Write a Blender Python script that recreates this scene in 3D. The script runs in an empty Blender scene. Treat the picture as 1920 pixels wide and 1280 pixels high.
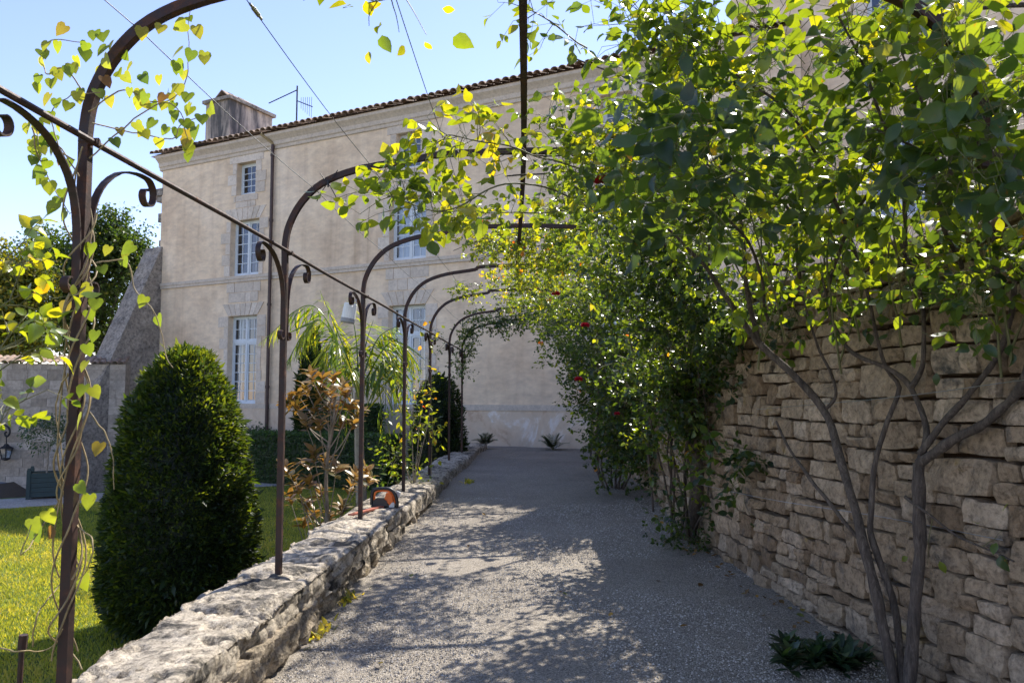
import bpy, math, random
import numpy as np
from mathutils import Vector, Matrix

R = math.radians
sc = bpy.context.scene
col = sc.collection
rng = np.random.default_rng(7)
random.seed(7)

# ------------------------------------------------------------------ camera
F_PX, IMW, IMH = 1450.0, 1920.0, 1280.0
PITCH = math.atan(105 / F_PX)
YAW = math.atan(61 / F_PX * math.cos(PITCH))
CAM = np.array([0.0, 0.0, 1.6])
FW = np.array([-math.sin(YAW) * math.cos(PITCH), math.cos(YAW) * math.cos(PITCH), math.sin(PITCH)])
RT = np.array([math.cos(YAW), math.sin(YAW), 0.0])
UP = np.cross(RT, FW)
cd = bpy.data.cameras.new('camera')
cam = bpy.data.objects.new('camera', cd)
col.objects.link(cam)
cd.sensor_width = 36.0
cd.lens = 36.0 * F_PX / IMW
cd.clip_start = 0.05
cd.clip_end = 3000
cam.location = CAM
cam.rotation_euler = (math.pi / 2 + PITCH, 0, YAW)
cd.dof.use_dof = True
cd.dof.focus_distance = 9.0
cd.dof.aperture_fstop = 8.0
sc.camera = cam

# ------------------------------------------------------------------ light
SUN_AZ, SUN_EL = R(27), R(47)        # azimuth from +Y towards +X
world = bpy.data.worlds.new('World')
sc.world = world
world.use_nodes = True
wn = world.node_tree.nodes
sky = wn.new('ShaderNodeTexSky')
sky.sky_type = 'NISHITA'
sky.sun_disc = False
sky.sun_elevation = SUN_EL
sky.sun_rotation = SUN_AZ
sky.air_density = 1.0
sky.dust_density = 0.1
sky.ozone_density = 2.0
wb = wn.new('ShaderNodeMix')            # white balance of the whole sky
wb.data_type, wb.blend_type = 'RGBA', 'MULTIPLY'
wb.inputs[0].default_value = 1.0
wb.inputs[7].default_value = (1.05, .905, .985, 1)
world.node_tree.links.new(sky.outputs[0], wb.inputs[6])
world.node_tree.links.new(wb.outputs[2], wn['Background'].inputs[0])
wn['Background'].inputs[1].default_value = 0.15
sd = bpy.data.lights.new('sun', 'SUN')
sd.energy = 5.0
sd.angle = R(0.5)
sd.color = (1.0, 0.94, 0.84)
so = bpy.data.objects.new('sun', sd)
col.objects.link(so)
sdir = Vector((math.sin(SUN_AZ) * math.cos(SUN_EL), math.cos(SUN_AZ) * math.cos(SUN_EL), math.sin(SUN_EL)))
so.rotation_euler = sdir.to_track_quat('Z', 'Y').to_euler()
vs = sc.view_settings
vs.view_transform = 'Standard'
vs.look = 'None'
vs.exposure = 0.92
vs.gamma = 1.0
sc.render.engine = 'CYCLES'
sc.cycles.max_bounces = 6
sc.cycles.diffuse_bounces = 3
sc.cycles.use_adaptive_sampling = True
sc.cycles.adaptive_threshold = 0.015
sc.cycles.glossy_bounces = 3
sc.cycles.transmission_bounces = 4
sc.cycles.transparent_max_bounces = 8
sc.cycles.use_denoising = True


# ------------------------------------------------------------------ helpers
def ray(px, py):
    return FW + RT * (px - 960) / F_PX - UP * (py - 640) / F_PX


def at(px, py, Y):
    d = ray(px, py)
    return CAM + d * (Y / d[1])


def proj(P):
    v = np.asarray(P) - CAM
    z = v @ FW
    return 960 + F_PX * (v @ RT) / z, 640 - F_PX * (v @ UP) / z, z


def tag(o, label=None, cat=None, group=None, kind=None):
    if label: o['label'] = label
    if cat: o['category'] = cat
    if group: o['group'] = group
    if kind: o['kind'] = kind
    return o


def empty(name, loc, label=None, cat=None, group=None, kind=None):
    o = bpy.data.objects.new(name, None)
    o.location = [float(v) for v in loc]
    o.empty_display_size = 0.1
    col.objects.link(o)
    return tag(o, label, cat, group, kind)


def origin(o):
    p = np.zeros(3)
    while o is not None:
        p = p + np.array(o.location)
        o = o.parent
    return p


class MB:
    """collects geometry in world coordinates; build() makes one mesh object"""
    def __init__(self):
        self.V, self.F3, self.F4, self.T3, self.T4, self.n = [], [], [], [], [], 0

    def add(self, V, F, tint=0.0):
        V = np.asarray(V, float).reshape(-1, 3)
        F = np.asarray(F, int)
        t = np.broadcast_to(np.asarray(tint, float), (len(F),))
        if F.shape[1] == 3:
            self.F3.append(F + self.n); self.T3.append(t)
        else:
            self.F4.append(F + self.n); self.T4.append(t)
        self.V.append(V)
        self.n += len(V)
        return self

    def quad(self, a, b, c, d, tint=0.0):
        return self.add([a, b, c, d], [[0, 1, 2, 3]], tint)

    def box(self, lo, hi, M=None, tint=0.0):
        x0, y0, z0 = lo; x1, y1, z1 = hi
        V = np.array([[x0, y0, z0], [x1, y0, z0], [x1, y1, z0], [x0, y1, z0], [x0, y0, z1], [x1, y0, z1], [x1, y1, z1], [x0, y1, z1]], float)
        if M is not None: V = M(V)
        return self.add(V, [[3, 2, 1, 0], [4, 5, 6, 7], [0, 1, 5, 4], [1, 2, 6, 5], [2, 3, 7, 6], [3, 0, 4, 7]], tint)

    def tube(self, P, r, n=6, tint=0.0, cap=True):
        P = np.asarray(P, float)
        r = np.broadcast_to(np.asarray(r, float), (len(P),))
        T = np.gradient(P, axis=0)
        T /= np.linalg.norm(T, axis=1)[:, None] + 1e-9
        a = np.array([0, 0, 1.0]) if abs(T[0][2]) < .9 else np.array([1.0, 0, 0])
        u = np.cross(T[0], a); u /= np.linalg.norm(u)
        ang = np.linspace(0, 2 * math.pi, n, endpoint=False)
        V = []
        for i in range(len(P)):
            u = u - T[i] * (u @ T[i]); u /= np.linalg.norm(u) + 1e-9
            w = np.cross(T[i], u)
            V.append(P[i] + r[i] * (np.cos(ang)[:, None] * u + np.sin(ang)[:, None] * w))
        V = np.vstack(V)
        F = []
        for i in range(len(P) - 1):
            for k in range(n):
                k2 = (k + 1) % n
                F.append([i * n + k, i * n + k2, (i + 1) * n + k2, (i + 1) * n + k])
        self.add(V, F, tint)
        if cap:
            for i in (0, len(P) - 1):
                c = np.vstack([V[i * n:(i + 1) * n], P[i][None]])
                f = [[k, (k + 1) % n, n] if i else [(k + 1) % n, k, n] for k in range(n)]
                self.add(c, f, tint)
        return self

    def strip(self, P, wdir, w, t, tint=0.0):
        """flat bar of width w along wdir and thickness t following P"""
        P = np.asarray(P, float); wd = np.asarray(wdir, float)
        T = np.gradient(P, axis=0); T /= np.linalg.norm(T, axis=1)[:, None] + 1e-9
        N = np.cross(T, wd); N /= np.linalg.norm(N, axis=1)[:, None] + 1e-9
        V = np.stack([P + wd * w / 2 + N * t / 2, P - wd * w / 2 + N * t / 2, P - wd * w / 2 - N * t / 2, P + wd * w / 2 - N * t / 2], 1).reshape(-1, 3)
        F = []
        for i in range(len(P) - 1):
            for k in range(4):
                F.append([i * 4 + k, i * 4 + (k + 1) % 4, i * 4 + 4 + (k + 1) % 4, i * 4 + 4 + k])
        m = (len(P) - 1) * 4
        F += [[3, 2, 1, 0], [m, m + 1, m + 2, m + 3]]
        return self.add(V, F, tint)

    def lathe(self, c, prof, n=16, tint=0.0, M=None):
        """prof: list of (radius, z)"""
        ang = np.linspace(0, 2 * math.pi, n, endpoint=False)
        V = np.vstack([np.stack([r * np.cos(ang), r * np.sin(ang), np.full(n, z)], 1) for r, z in prof])
        if M is not None: V = V @ M.T
        V = V + np.asarray(c)
        F = []
        for i in range(len(prof) - 1):
            for k in range(n):
                k2 = (k + 1) % n
                F.append([i * n + k, i * n + k2, (i + 1) * n + k2, (i + 1) * n + k])
        return self.add(V, F, tint)

    def grid(self, P, tint=0.0):
        """P: (a,b,3) array of points"""
        a, b = P.shape[:2]
        i, j = np.meshgrid(np.arange(a - 1), np.arange(b - 1), indexing='ij')
        k = (i * b + j).ravel()
        return self.add(P.reshape(-1, 3), np.stack([k, k + 1, k + b + 1, k + b], 1), tint)

    def mesh(self, name, off=None):
        me = bpy.data.meshes.new(name)
        V = np.vstack(self.V)
        if off is not None: V = V - off
        f3 = np.vstack(self.F3) if self.F3 else np.zeros((0, 3), int)
        f4 = np.vstack(self.F4) if self.F4 else np.zeros((0, 4), int)
        me.vertices.add(len(V)); me.vertices.foreach_set('co', V.astype(np.float32).ravel())
        L = np.concatenate([f3.ravel(), f4.ravel()]).astype(np.int32)
        me.loops.add(len(L)); me.loops.foreach_set('vertex_index', L)
        npoly = len(f3) + len(f4)
        me.polygons.add(npoly)
        st = np.concatenate([np.arange(len(f3)) * 3, len(f3) * 3 + np.arange(len(f4)) * 4]).astype(np.int32)
        me.polygons.foreach_set('loop_start', st)
        T = np.concatenate(self.T3 + self.T4).astype(np.float32)
        at_ = me.attributes.new('tint', 'FLOAT', 'FACE')
        at_.data.foreach_set('value', T)
        me.polygons.foreach_set('use_smooth', np.zeros(npoly, bool))
        me.update(calc_edges=True)
        return me

    def build(self, name, mat, parent=None, smooth=False, kind=None):
        off = origin(parent) if parent is not None else None
        me = self.mesh(name, off)
        me.materials.append(mat)
        if smooth: me.polygons.foreach_set('use_smooth', np.ones(len(me.polygons), bool))
        o = bpy.data.objects.new(name, me)
        col.objects.link(o)
        if parent is not None: o.parent = parent
        if kind: o['kind'] = kind
        return o


def recentre(o):
    """move a top-level mesh's origin to the base of its own geometry"""
    me = o.data
    V = np.empty(len(me.vertices) * 3, np.float32); me.vertices.foreach_get('co', V); V = V.reshape(-1, 3)
    c = np.array([(V[:, 0].min() + V[:, 0].max()) / 2, (V[:, 1].min() + V[:, 1].max()) / 2, V[:, 2].min()])
    me.vertices.foreach_set('co', (V - c).astype(np.float32).ravel())
    o.location = [float(v) for v in c]
    me.update()
    return o


def smooth_path(P, n=24):
    P = np.asarray(P, float)
    if len(P) < 3:
        t = np.linspace(0, 1, n)[:, None]
        return P[0] * (1 - t) + P[-1] * t
    Q = np.vstack([2 * P[0] - P[1], P, 2 * P[-1] - P[-2]])
    out = []
    seg = len(P) - 1
    for t in np.linspace(0, seg - 1e-6, n):
        i = int(t); f = t - i
        a, b, c, d = Q[i], Q[i + 1], Q[i + 2], Q[i + 3]
        out.append(.5 * ((2 * b) + (c - a) * f + (2 * a - 5 * b + 4 * c - d) * f * f + (3 * b - a - 3 * c + d) * f ** 3))
    return np.array(out)


_H = {}
def vnoise(P, seed=0):
    """value noise, P (n,3) -> (n,) in -1..1"""
    P = np.asarray(P, float)
    i = np.floor(P).astype(np.int64); f = P - i
    f = f * f * (3 - 2 * f)
    def h(a, b, c):
        n = (a * 374761393 + b * 668265263 + c * 2147483647 + seed * 1274126177) & 0xffffffff
        n = ((n ^ (n >> 13)) * 1274126177) & 0xffffffff
        n = (n ^ (n >> 16)) & 0xffff
        return n / 32767.5 - 1
    r = 0
    for dx in (0, 1):
        for dy in (0, 1):
            for dz in (0, 1):
                w = (f[:, 0] if dx else 1 - f[:, 0]) * (f[:, 1] if dy else 1 - f[:, 1]) * (f[:, 2] if dz else 1 - f[:, 2])
                r = r + w * h(i[:, 0] + dx, i[:, 1] + dy, i[:, 2] + dz)
    return r


def fbm(P, oct=4, seed=0, gain=.5):
    P = np.asarray(P, float); a, r = 1.0, 0
    for k in range(oct):
        r = r + a * vnoise(P * 2 ** k, seed + k); a *= gain
    return r


# ------------------------------------------------------------------ materials
def new_mat(name):
    m = bpy.data.materials.new(name); m.use_nodes = True
    nt = m.node_tree
    return m, nt, nt.nodes['Principled BSDF'], nt.nodes['Material Output']


def N(nt, typ, **kw):
    n = nt.nodes.new(typ)
    for k, v in kw.items():
        setattr(n, k, v)
    return n


def noise(nt, scale, detail=5, rough=.6, coord='Object', dist=0.0, stretch=None):
    tc = N(nt, 'ShaderNodeTexCoord')
    n = N(nt, 'ShaderNodeTexNoise')
    n.inputs['Scale'].default_value = scale
    n.inputs['Detail'].default_value = detail
    n.inputs['Roughness'].default_value = rough
    n.inputs['Distortion'].default_value = dist
    src = tc.outputs[coord] if coord != 'World' else N(nt, 'ShaderNodeNewGeometry').outputs['Position']
    if stretch:
        mp = N(nt, 'ShaderNodeMapping')
        mp.inputs['Scale'].default_value = stretch
        nt.links.new(src, mp.inputs[0]); src = mp.outputs[0]
    nt.links.new(src, n.inputs['Vector'])
    return n.outputs['Fac']


def ramp(nt, fac, stops):
    r = N(nt, 'ShaderNodeValToRGB')
    e = r.color_ramp.elements
    while len(e) < len(stops): e.new(0.5)
    for el, (p, c) in zip(e, stops):
        el.position = p; el.color = (*c, 1)
    nt.links.new(fac, r.inputs[0])
    return r.outputs[0]


def mix(nt, a, b, fac, mode='MIX'):
    m = N(nt, 'ShaderNodeMix', data_type='RGBA', blend_type=mode)
    for s, v in ((6, a), (7, b), (0, fac)):
        if isinstance(v, (int, float)): m.inputs[s].default_value = v
        elif isinstance(v, tuple): m.inputs[s].default_value = (*v, 1)
        else: nt.links.new(v, m.inputs[s])
    return m.outputs[2]


def bump(nt, h, strength, dist, bsdf, prev=None):
    b = N(nt, 'ShaderNodeBump')
    b.inputs['Strength'].default_value = strength
    b.inputs['Distance'].default_value = dist
    nt.links.new(h, b.inputs['Height'])
    if prev is not None: nt.links.new(prev, b.inputs['Normal'])
    if bsdf is not None: nt.links.new(b.outputs[0], bsdf.inputs['Normal'])
    return b.outputs[0]


def objrand(nt):
    return N(nt, 'ShaderNodeObjectInfo').outputs['Random']


def tintattr(nt):
    a = N(nt, 'ShaderNodeAttribute'); a.attribute_name = 'tint'
    return a.outputs['Fac']


def scaled(nt, v, k, add=0.0):
    m = N(nt, 'ShaderNodeMath', operation='MULTIPLY_ADD')
    nt.links.new(v, m.inputs[0]); m.inputs[1].default_value = k; m.inputs[2].default_value = add
    return m.outputs[0]


def stone_mat(name, c1, c2, c3, lichen=(.10, .10, .09), lich_lo=.55, lich_hi=.7, scale=6.0, bs=.6, bd=.02, tint_amt=.5, yellow=False, fine=0.0, streak=None):
    """weathered limestone: colour varies per stone (tint attribute), dark lichen blotches, pitted relief"""
    m, nt, b, out = new_mat(name)
    t = tintattr(nt)
    base = ramp(nt, t, [(0, c1), (.5, c2), (1, c3)])
    n1 = noise(nt, scale, 6, .65, 'World')
    base = mix(nt, base, ramp(nt, n1, [(.3, (.62, .6, .58)), (.7, (1.15, 1.12, 1.08))]), tint_amt, 'MULTIPLY')
    n2 = noise(nt, scale * .55, 9, .72, 'World', .4)
    fac = ramp(nt, n2, [(lich_lo, (0, 0, 0)), (lich_hi, (1, 1, 1))])
    base = mix(nt, base, lichen, fac)
    if fine:
        n5 = noise(nt, scale * 4.2, 8, .78, 'World', .3, streak)
        base = mix(nt, base, ramp(nt, n5, [(.36, (.22, .21, .2)), (.47, (.72, .71, .7)), (.56, (1.04, 1.03, 1.02)), (.7, (1.22, 1.2, 1.17))]), fine, 'MULTIPLY')
    if yellow:
        n4 = noise(nt, 1.7, 6, .7, 'World', .5)
        base = mix(nt, base, (.42, .29, .05), ramp(nt, n4, [(.62, (0, 0, 0)), (.72, (.75, .75, .75))]))
    nt.links.new(base, b.inputs['Base Color'])
    b.inputs['Roughness'].default_value = .92
    b.inputs['Specular IOR Level'].default_value = .2
    n3 = noise(nt, scale * 7, 8, .7, 'World')
    p = bump(nt, n2, bs, bd, None)
    bump(nt, n3, bs * .9, bd * .45, b, p)
    return m


def plain_mat(name, c, rough=.6, metal=0.0, spec=.5, var=.15, scale=8.0, bs=.0):
    m, nt, b, out = new_mat(name)
    n = noise(nt, scale, 5, .6)
    c2 = tuple(max(0, v * (1 - var)) for v in c); c3 = tuple(v * (1 + var) for v in c)
    nt.links.new(ramp(nt, n, [(.3, c2), (.7, c3)]), b.inputs['Base Color'])
    b.inputs['Roughness'].default_value = rough
    b.inputs['Metallic'].default_value = metal
    b.inputs['Specular IOR Level'].default_value = spec
    if bs: bump(nt, noise(nt, scale * 8, 6, .7), bs, .01, b)
    return m


def leaf_mat(name, stops, trans=(1.9, 2.0, .55), tfac=.45, rough=.38, spec=.5):
    """leaf blade: diffuse + gloss on top, light shining through"""
    m, nt, b, out = new_mat(name)
    base = ramp(nt, tintattr(nt), stops)
    n = noise(nt, 30, 3, .6, 'World')
    base = mix(nt, base, ramp(nt, n, [(.3, (.8, .8, .8)), (.7, (1.15, 1.15, 1.1))]), .6, 'MULTIPLY')
    base = mix(nt, base, (.13, .075, .02), ramp(nt, noise(nt, 42, 3, .6, 'World'), [(.66, (0, 0, 0)), (.72, (.75, .75, .75))]))
    nt.links.new(base, b.inputs['Base Color'])
    b.inputs['Roughness'].default_value = rough
    b.inputs['Specular IOR Level'].default_value = spec
    tr = N(nt, 'ShaderNodeBsdfTranslucent')
    nt.links.new(mix(nt, base, trans, 1.0, 'MULTIPLY'), tr.inputs[0])
    ms = N(nt, 'ShaderNodeMixShader'); ms.inputs[0].default_value = tfac
    nt.links.new(b.outputs[0], ms.inputs[1]); nt.links.new(tr.outputs[0], ms.inputs[2])
    nt.links.new(ms.outputs[0], out.inputs[0])
    return m


def gravel_mat(name, c1, c2, scale):
    m, nt, b, out = new_mat(name)
    pos = N(nt, 'ShaderNodeNewGeometry').outputs['Position']
    v = N(nt, 'ShaderNodeTexVoronoi'); v.inputs['Scale'].default_value = scale
    nt.links.new(pos, v.inputs['Vector'])
    sep = N(nt, 'ShaderNodeSeparateColor'); nt.links.new(v.outputs['Color'], sep.inputs[0])
    base = ramp(nt, sep.outputs[0], [(0, c1), (.55, c2), (1, tuple(x * 1.35 for x in c2))])
    big = noise(nt, .9, 6, .65, 'World')
    base = mix(nt, base, ramp(nt, big, [(.3, (.74, .73, .73)), (.7, (1.1, 1.09, 1.06))]), .9, 'MULTIPLY')
    dst = ramp(nt, v.outputs['Distance'], [(.2, (1, 1, 1)), (.75, (.55, .53, .5))])
    base = mix(nt, base, dst, .8, 'MULTIPLY')
    nt.links.new(base, b.inputs['Base Color'])
    b.inputs['Roughness'].default_value = .95; b.inputs['Specular IOR Level'].default_value = .15
    inv = scaled(nt, v.outputs['Distance'], -1.0, 1.0)
    p = bump(nt, inv, .7, .012, None)
    bump(nt, noise(nt, 12, 5, .7, 'World'), .35, .03, b, p)
    return m


M = {}
GREEN = [(0, (.015, .034, .023)), (.3, (.036, .08, .028)), (.55, (.095, .16, .025)), (.78, (.19, .22, .028)), (.9, (.3, .17, .03)), (1, (.28, .05, .03))]
M['rose_leaf'] = leaf_mat('rose_leaf', GREEN, (5.6, 3.8, .5), .47, .3, .6)
M['vine_leaf'] = leaf_mat('vine_leaf', [(0, (.06, .11, .03)), (.5, (.2, .26, .03)), (.8, (.36, .34, .05)), (1, (.2, .1, .04))], (1.8, 1.8, .7), .55, .45)
M['yew'] = leaf_mat('yew', [(0, (.012, .026, .012)), (.6, (.035, .062, .016)), (1, (.13, .16, .02))], (3.2, 2.8, .6), .42, .5)
M['box'] = leaf_mat('box', [(0, (.025, .052, .02)), (1, (.08, .145, .035))], (1.8, 2, .6), .3, .5)
M['tree'] = leaf_mat('tree', [(0, (.025, .05, .015)), (.6, (.07, .11, .02)), (1, (.24, .2, .03))], (2.0, 2.0, .5), .45, .5)
M['palm'] = leaf_mat('palm', [(0, (.04, .085, .025)), (.6, (.10, .17, .035)), (1, (.34, .34, .06))], (3.4, 2.7, .5), .52, .3)
M['magnolia'] = leaf_mat('magnolia', [(0, (.03, .055, .02)), (.4, (.13, .11, .03)), (.7, (.24, .14, .05)), (1, (.34, .22, .07))], (1.6, 1.3, .6), .35, .35)
M['grass'] = leaf_mat('grass', [(0, (.08, .135, .024)), (.5, (.24, .29, .06)), (1, (.48, .43, .16))], (2.8, 2.2, .6), .5, .55)
M['dark_leaf'] = leaf_mat('dark_leaf', [(0, (.02, .045, .03)), (.7, (.045, .085, .045)), (1, (.09, .12, .04))], (1.7, 2, .6), .35, .3)
M['dead_leaf'] = leaf_mat('dead_leaf', [(0, (.10, .06, .025)), (.5, (.24, .13, .04)), (.8, (.42, .24, .04)), (1, (.15, .17, .04))], (1.3, 1.2, .7), .3, .6)
M['petal'] = plain_mat('petal', (.42, .008, .03), .5, var=.3, scale=40)
m, nt, b, out = new_mat('bark'); M['bark'] = m
nb = noise(nt, 1.0, 8, .72, 'World', .8, (55, 55, 9))
n2 = noise(nt, 9, 6, .65, 'World')
nt.links.new(mix(nt, ramp(nt, nb, [(.3, (.035, .026, .021)), (.52, (.10, .08, .064)), (.7, (.19, .16, .13))]), ramp(nt, n2, [(.3, (.6, .6, .6)), (.7, (1.3, 1.25, 1.2))]), .8, 'MULTIPLY'), b.inputs['Base Color'])
b.inputs['Roughness'].default_value = .9
bump(nt, nb, 1.0, .012, b)
M['green_stem'] = plain_mat('green_stem', (.13, .13, .05), .6, var=.35, scale=20)
M['vine_stem'] = plain_mat('vine_stem', (.27, .20, .09), .6, var=.4, scale=25)
M['pale_bark'] = plain_mat('pale_bark', (.30, .25, .19), .85, var=.3, scale=25, bs=.4)
M['cap_stone'] = stone_mat('cap_stone', (.56, .50, .41), (.64, .575, .475), (.70, .635, .535), (.10, .093, .083), .5, .6, 6.0, 1.0, .05, .9, fine=1.0, streak=(1.0, .55, 1.0))
M['low_stone'] = stone_mat('low_stone', (.40, .34, .26), (.50, .43, .33), (.58, .51, .41), (.065, .06, .052), .5, .62, 6.0, 1.0, .045, .9, True, fine=1.0)
M['rubble'] = stone_mat('rubble', (.33, .24, .155), (.47, .365, .25), (.62, .505, .375), (.13, .12, .105), .55, .68, 6.0, 1.0, .035, .9, True, fine=.75)
M['ashlar'] = stone_mat('ashlar', (.36, .31, .25), (.46, .40, .33), (.58, .51, .43), (.26, .235, .2), .52, .72, 2.5, .4, .012, .7, fine=.4)
M['buttress'] = stone_mat('buttress', (.40, .365, .32), (.46, .42, .37), (.52, .475, .42), (.15, .14, .13), .5, .66, 2.4, .9, .06, .9, fine=.8)
M['trim_stone'] = stone_mat('trim_stone', (.62, .545, .455), (.69, .61, .515), (.76, .68, .58), (.50, .44, .365), .55, .8, 3.0, .2, .005, .35, fine=.3)
M['mortar'] = plain_mat('mortar', (.045, .028, .017), .95, spec=.1, var=.35, scale=9, bs=.6)
M['mortar_pale'] = plain_mat('mortar_pale', (.31, .275, .23), .95, spec=.1, var=.3, scale=9, bs=.5)
M['gravel'] = gravel_mat('gravel', (.235, .21, .18), (.42, .38, .33), 120)
M['drive'] = gravel_mat('drive', (.33, .31, .28), (.46, .43, .39), 40)
M['pebble'] = plain_mat('pebble', (.42, .37, .31), .9, spec=.2, var=.3, scale=60)
M['soil'] = plain_mat('soil', (.085, .075, .04), .95, spec=.1, var=.4, scale=3, bs=.5)
M['yard'] = plain_mat('yard', (.30, .27, .23), .95, spec=.1, var=.2, scale=1.5, bs=.3)
M['lawn'] = plain_mat('lawn', (.085, .12, .03), .95, spec=.1, var=.45, scale=2.2, bs=.6)
M['white_paint'] = plain_mat('white_paint', (.62, .68, .72), .5, var=.06, scale=6)
M['dark_room'] = plain_mat('dark_room', (.03, .028, .026), .9)
M['curtain'] = plain_mat('curtain', (.66, .68, .70), .9, var=.08, scale=10)
M['white_shade'] = plain_mat('white_shade', (.80, .79, .74), .5, var=.05)
M['grey_plastic'] = plain_mat('grey_plastic', (.28, .28, .28), .5, var=.1)
M['black_plastic'] = plain_mat('black_plastic', (.018, .018, .02), .45, var=.2)
M['orange_plastic'] = plain_mat('orange_plastic', (.72, .14, .012), .42, var=.08)
M['pale_plastic'] = plain_mat('pale_plastic', (.6, .6, .58), .4, var=.08)
M['red_blade'] = plain_mat('red_blade', (.42, .13, .08), .5, var=.25)
M['steel'] = plain_mat('steel', (.42, .42, .42), .38, 1.0, var=.15)
M['dull_wire'] = plain_mat('dull_wire', (.16, .16, .16), .5, .7, var=.2)
M['black_iron'] = plain_mat('black_iron', (.02, .02, .021), .6, .2, var=.3)
M['pipe'] = plain_mat('pipe', (.055, .032, .028), .45, .2, var=.3)
M['planter'] = plain_mat('planter', (.016, .04, .042), .5, var=.2)
M['car_paint'] = plain_mat('car_paint', (.08, .16, .30), .22, .5, var=.05)
M['car_dark'] = plain_mat('car_dark', (.012, .012, .013), .25, var=.1)
M['tyre'] = plain_mat('tyre', (.02, .02, .02), .85)

# rusty iron
m, nt, b, out = new_mat('rust'); M['rust'] = m
n1 = noise(nt, 14, 7, .7, 'World')
nt.links.new(ramp(nt, n1, [(.34, (.02, .012, .011)), (.55, (.05, .024, .018)), (.75, (.15, .06, .028))]), b.inputs['Base Color'])
nt.links.new(ramp(nt, n1, [(.3, (.42, .42, .42)), (.7, (.85, .85, .85))]), b.inputs['Roughness'])
b.inputs['Metallic'].default_value = .25
bump(nt, noise(nt, 90, 5, .7, 'World'), .35, .004, b)

# lime render of the house
m, nt, b, out = new_mat('render_wall'); M['render_wall'] = m
n1 = noise(nt, .35, 8, .62, 'World', .3)
n2 = noise(nt, 2.6, 8, .68, 'World', .2, (1, 1, 2.2))
n3 = noise(nt, .5, 6, .6, 'World', .6, (3.5, 3.5, .3))
c = ramp(nt, n1, [(.32, (.66, .51, .36)), (.5, (.79, .64, .465)), (.68, (.87, .73, .56))])
c = mix(nt, c, ramp(nt, n2, [(.3, (.76, .76, .78)), (.7, (1.13, 1.12, 1.09))]), .9, 'MULTIPLY')
c = mix(nt, c, ramp(nt, n3, [(.46, (1.03, 1.03, 1.03)), (.62, (.9, .88, .87)), (.78, (.7, .67, .65))]), .9, 'MULTIPLY')
nt.links.new(c, b.inputs['Base Color'])
b.inputs['Roughness'].default_value = .95; b.inputs['Specular IOR Level'].default_value = .1
pb = bump(nt, n2, .35, .02, None)
bump(nt, noise(nt, 40, 6, .7, 'World'), .3, .006, b, pb)

m, nt, b, out = new_mat('plinth_wall'); M['plinth_wall'] = m
n1 = noise(nt, .8, 8, .66, 'World', .8)
n2 = noise(nt, 5, 7, .68, 'World')
c = ramp(nt, n1, [(.36, (.46, .31, .22)), (.46, (.66, .52, .38)), (.58, (.68, .56, .43)), (.64, (.80, .74, .68))])
c = mix(nt, c, ramp(nt, n2, [(.3, (.85, .85, .85)), (.7, (1.1, 1.1, 1.1))]), .8, 'MULTIPLY')
nt.links.new(c, b.inputs['Base Color'])
b.inputs['Roughness'].default_value = .95; b.inputs['Specular IOR Level'].default_value = .1
bump(nt, n2, .4, .02, b)

# chimney: render streaked with soot
m, nt, b, out = new_mat('sooty_render'); M['sooty_render'] = m
n1 = noise(nt, 1.0, 7, .65, 'World', .5, (1.5, 1.5, .33))
n2 = noise(nt, 5, 7, .7, 'World')
c = ramp(nt, n1, [(.44, (.62, .52, .40)), (.52, (.36, .31, .26)), (.6, (.10, .095, .09))])
c = mix(nt, c, ramp(nt, n2, [(.3, (.7, .7, .7)), (.7, (1.2, 1.2, 1.2))]), .7, 'MULTIPLY')
nt.links.new(c, b.inputs['Base Color']); b.inputs['Roughness'].default_value = .95
bump(nt, n2, .4, .02, b)

# clay roof tile
m, nt, b, out = new_mat('clay_tile'); M['clay_tile'] = m
n1 = noise(nt, 5, 7, .7, 'World')
c = ramp(nt, n1, [(.3, (.14, .115, .095)), (.5, (.30, .225, .17)), (.7, (.46, .36, .27))])
c = mix(nt, c, ramp(nt, objrand(nt), [(0, (.7, .7, .7)), (1, (1.2, 1.1, 1.05))]), .8, 'MULTIPLY')
nt.links.new(c, b.inputs['Base Color']); b.inputs['Roughness'].default_value = .9
bump(nt, n1, .5, .02, b)

# window glass: partly mirror, partly clear
m, nt, b, out = new_mat('glass'); M['glass'] = m
tr = N(nt, 'ShaderNodeBsdfTransparent'); tr.inputs[0].default_value = (.75, .8, .82, 1)
gl = N(nt, 'ShaderNodeBsdfGlossy'); gl.inputs['Roughness'].default_value = .015; gl.inputs[0].default_value = (.9, .93, 1, 1)
ms = N(nt, 'ShaderNodeMixShader'); ms.inputs[0].default_value = .14
bump_n = bump(nt, noise(nt, 1.5, 2, .5), .05, .02, None)
nt.links.new(bump_n, gl.inputs['Normal'])
nt.links.new(tr.outputs[0], ms.inputs[1]); nt.links.new(gl.outputs[0], ms.inputs[2]); nt.links.new(ms.outputs[0], out.inputs[0])


# ------------------------------------------------------------------ the setting
LAWN = -0.75
YARD = -2.3


def path_z(Y):
    return np.interp(Y, [-6, 3.0, 5.0, 8.0, 11.0, 14.0, 22.0], [-.04, -.02, .05, .12, .2, .25, .27])


WALL_Y = np.array([-4, 1.0, 3.0, 4.9, 6.4, 7.9, 10.0, 13.8, 17.0, 21.5])
WALL_X = np.array([3.2, 2.75, 2.37, 2.02, 1.79, 1.64, 1.55, 1.49, 1.4, 1.2])


def wall_x(Y):
    return np.interp(Y, WALL_Y, WALL_X)


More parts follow.
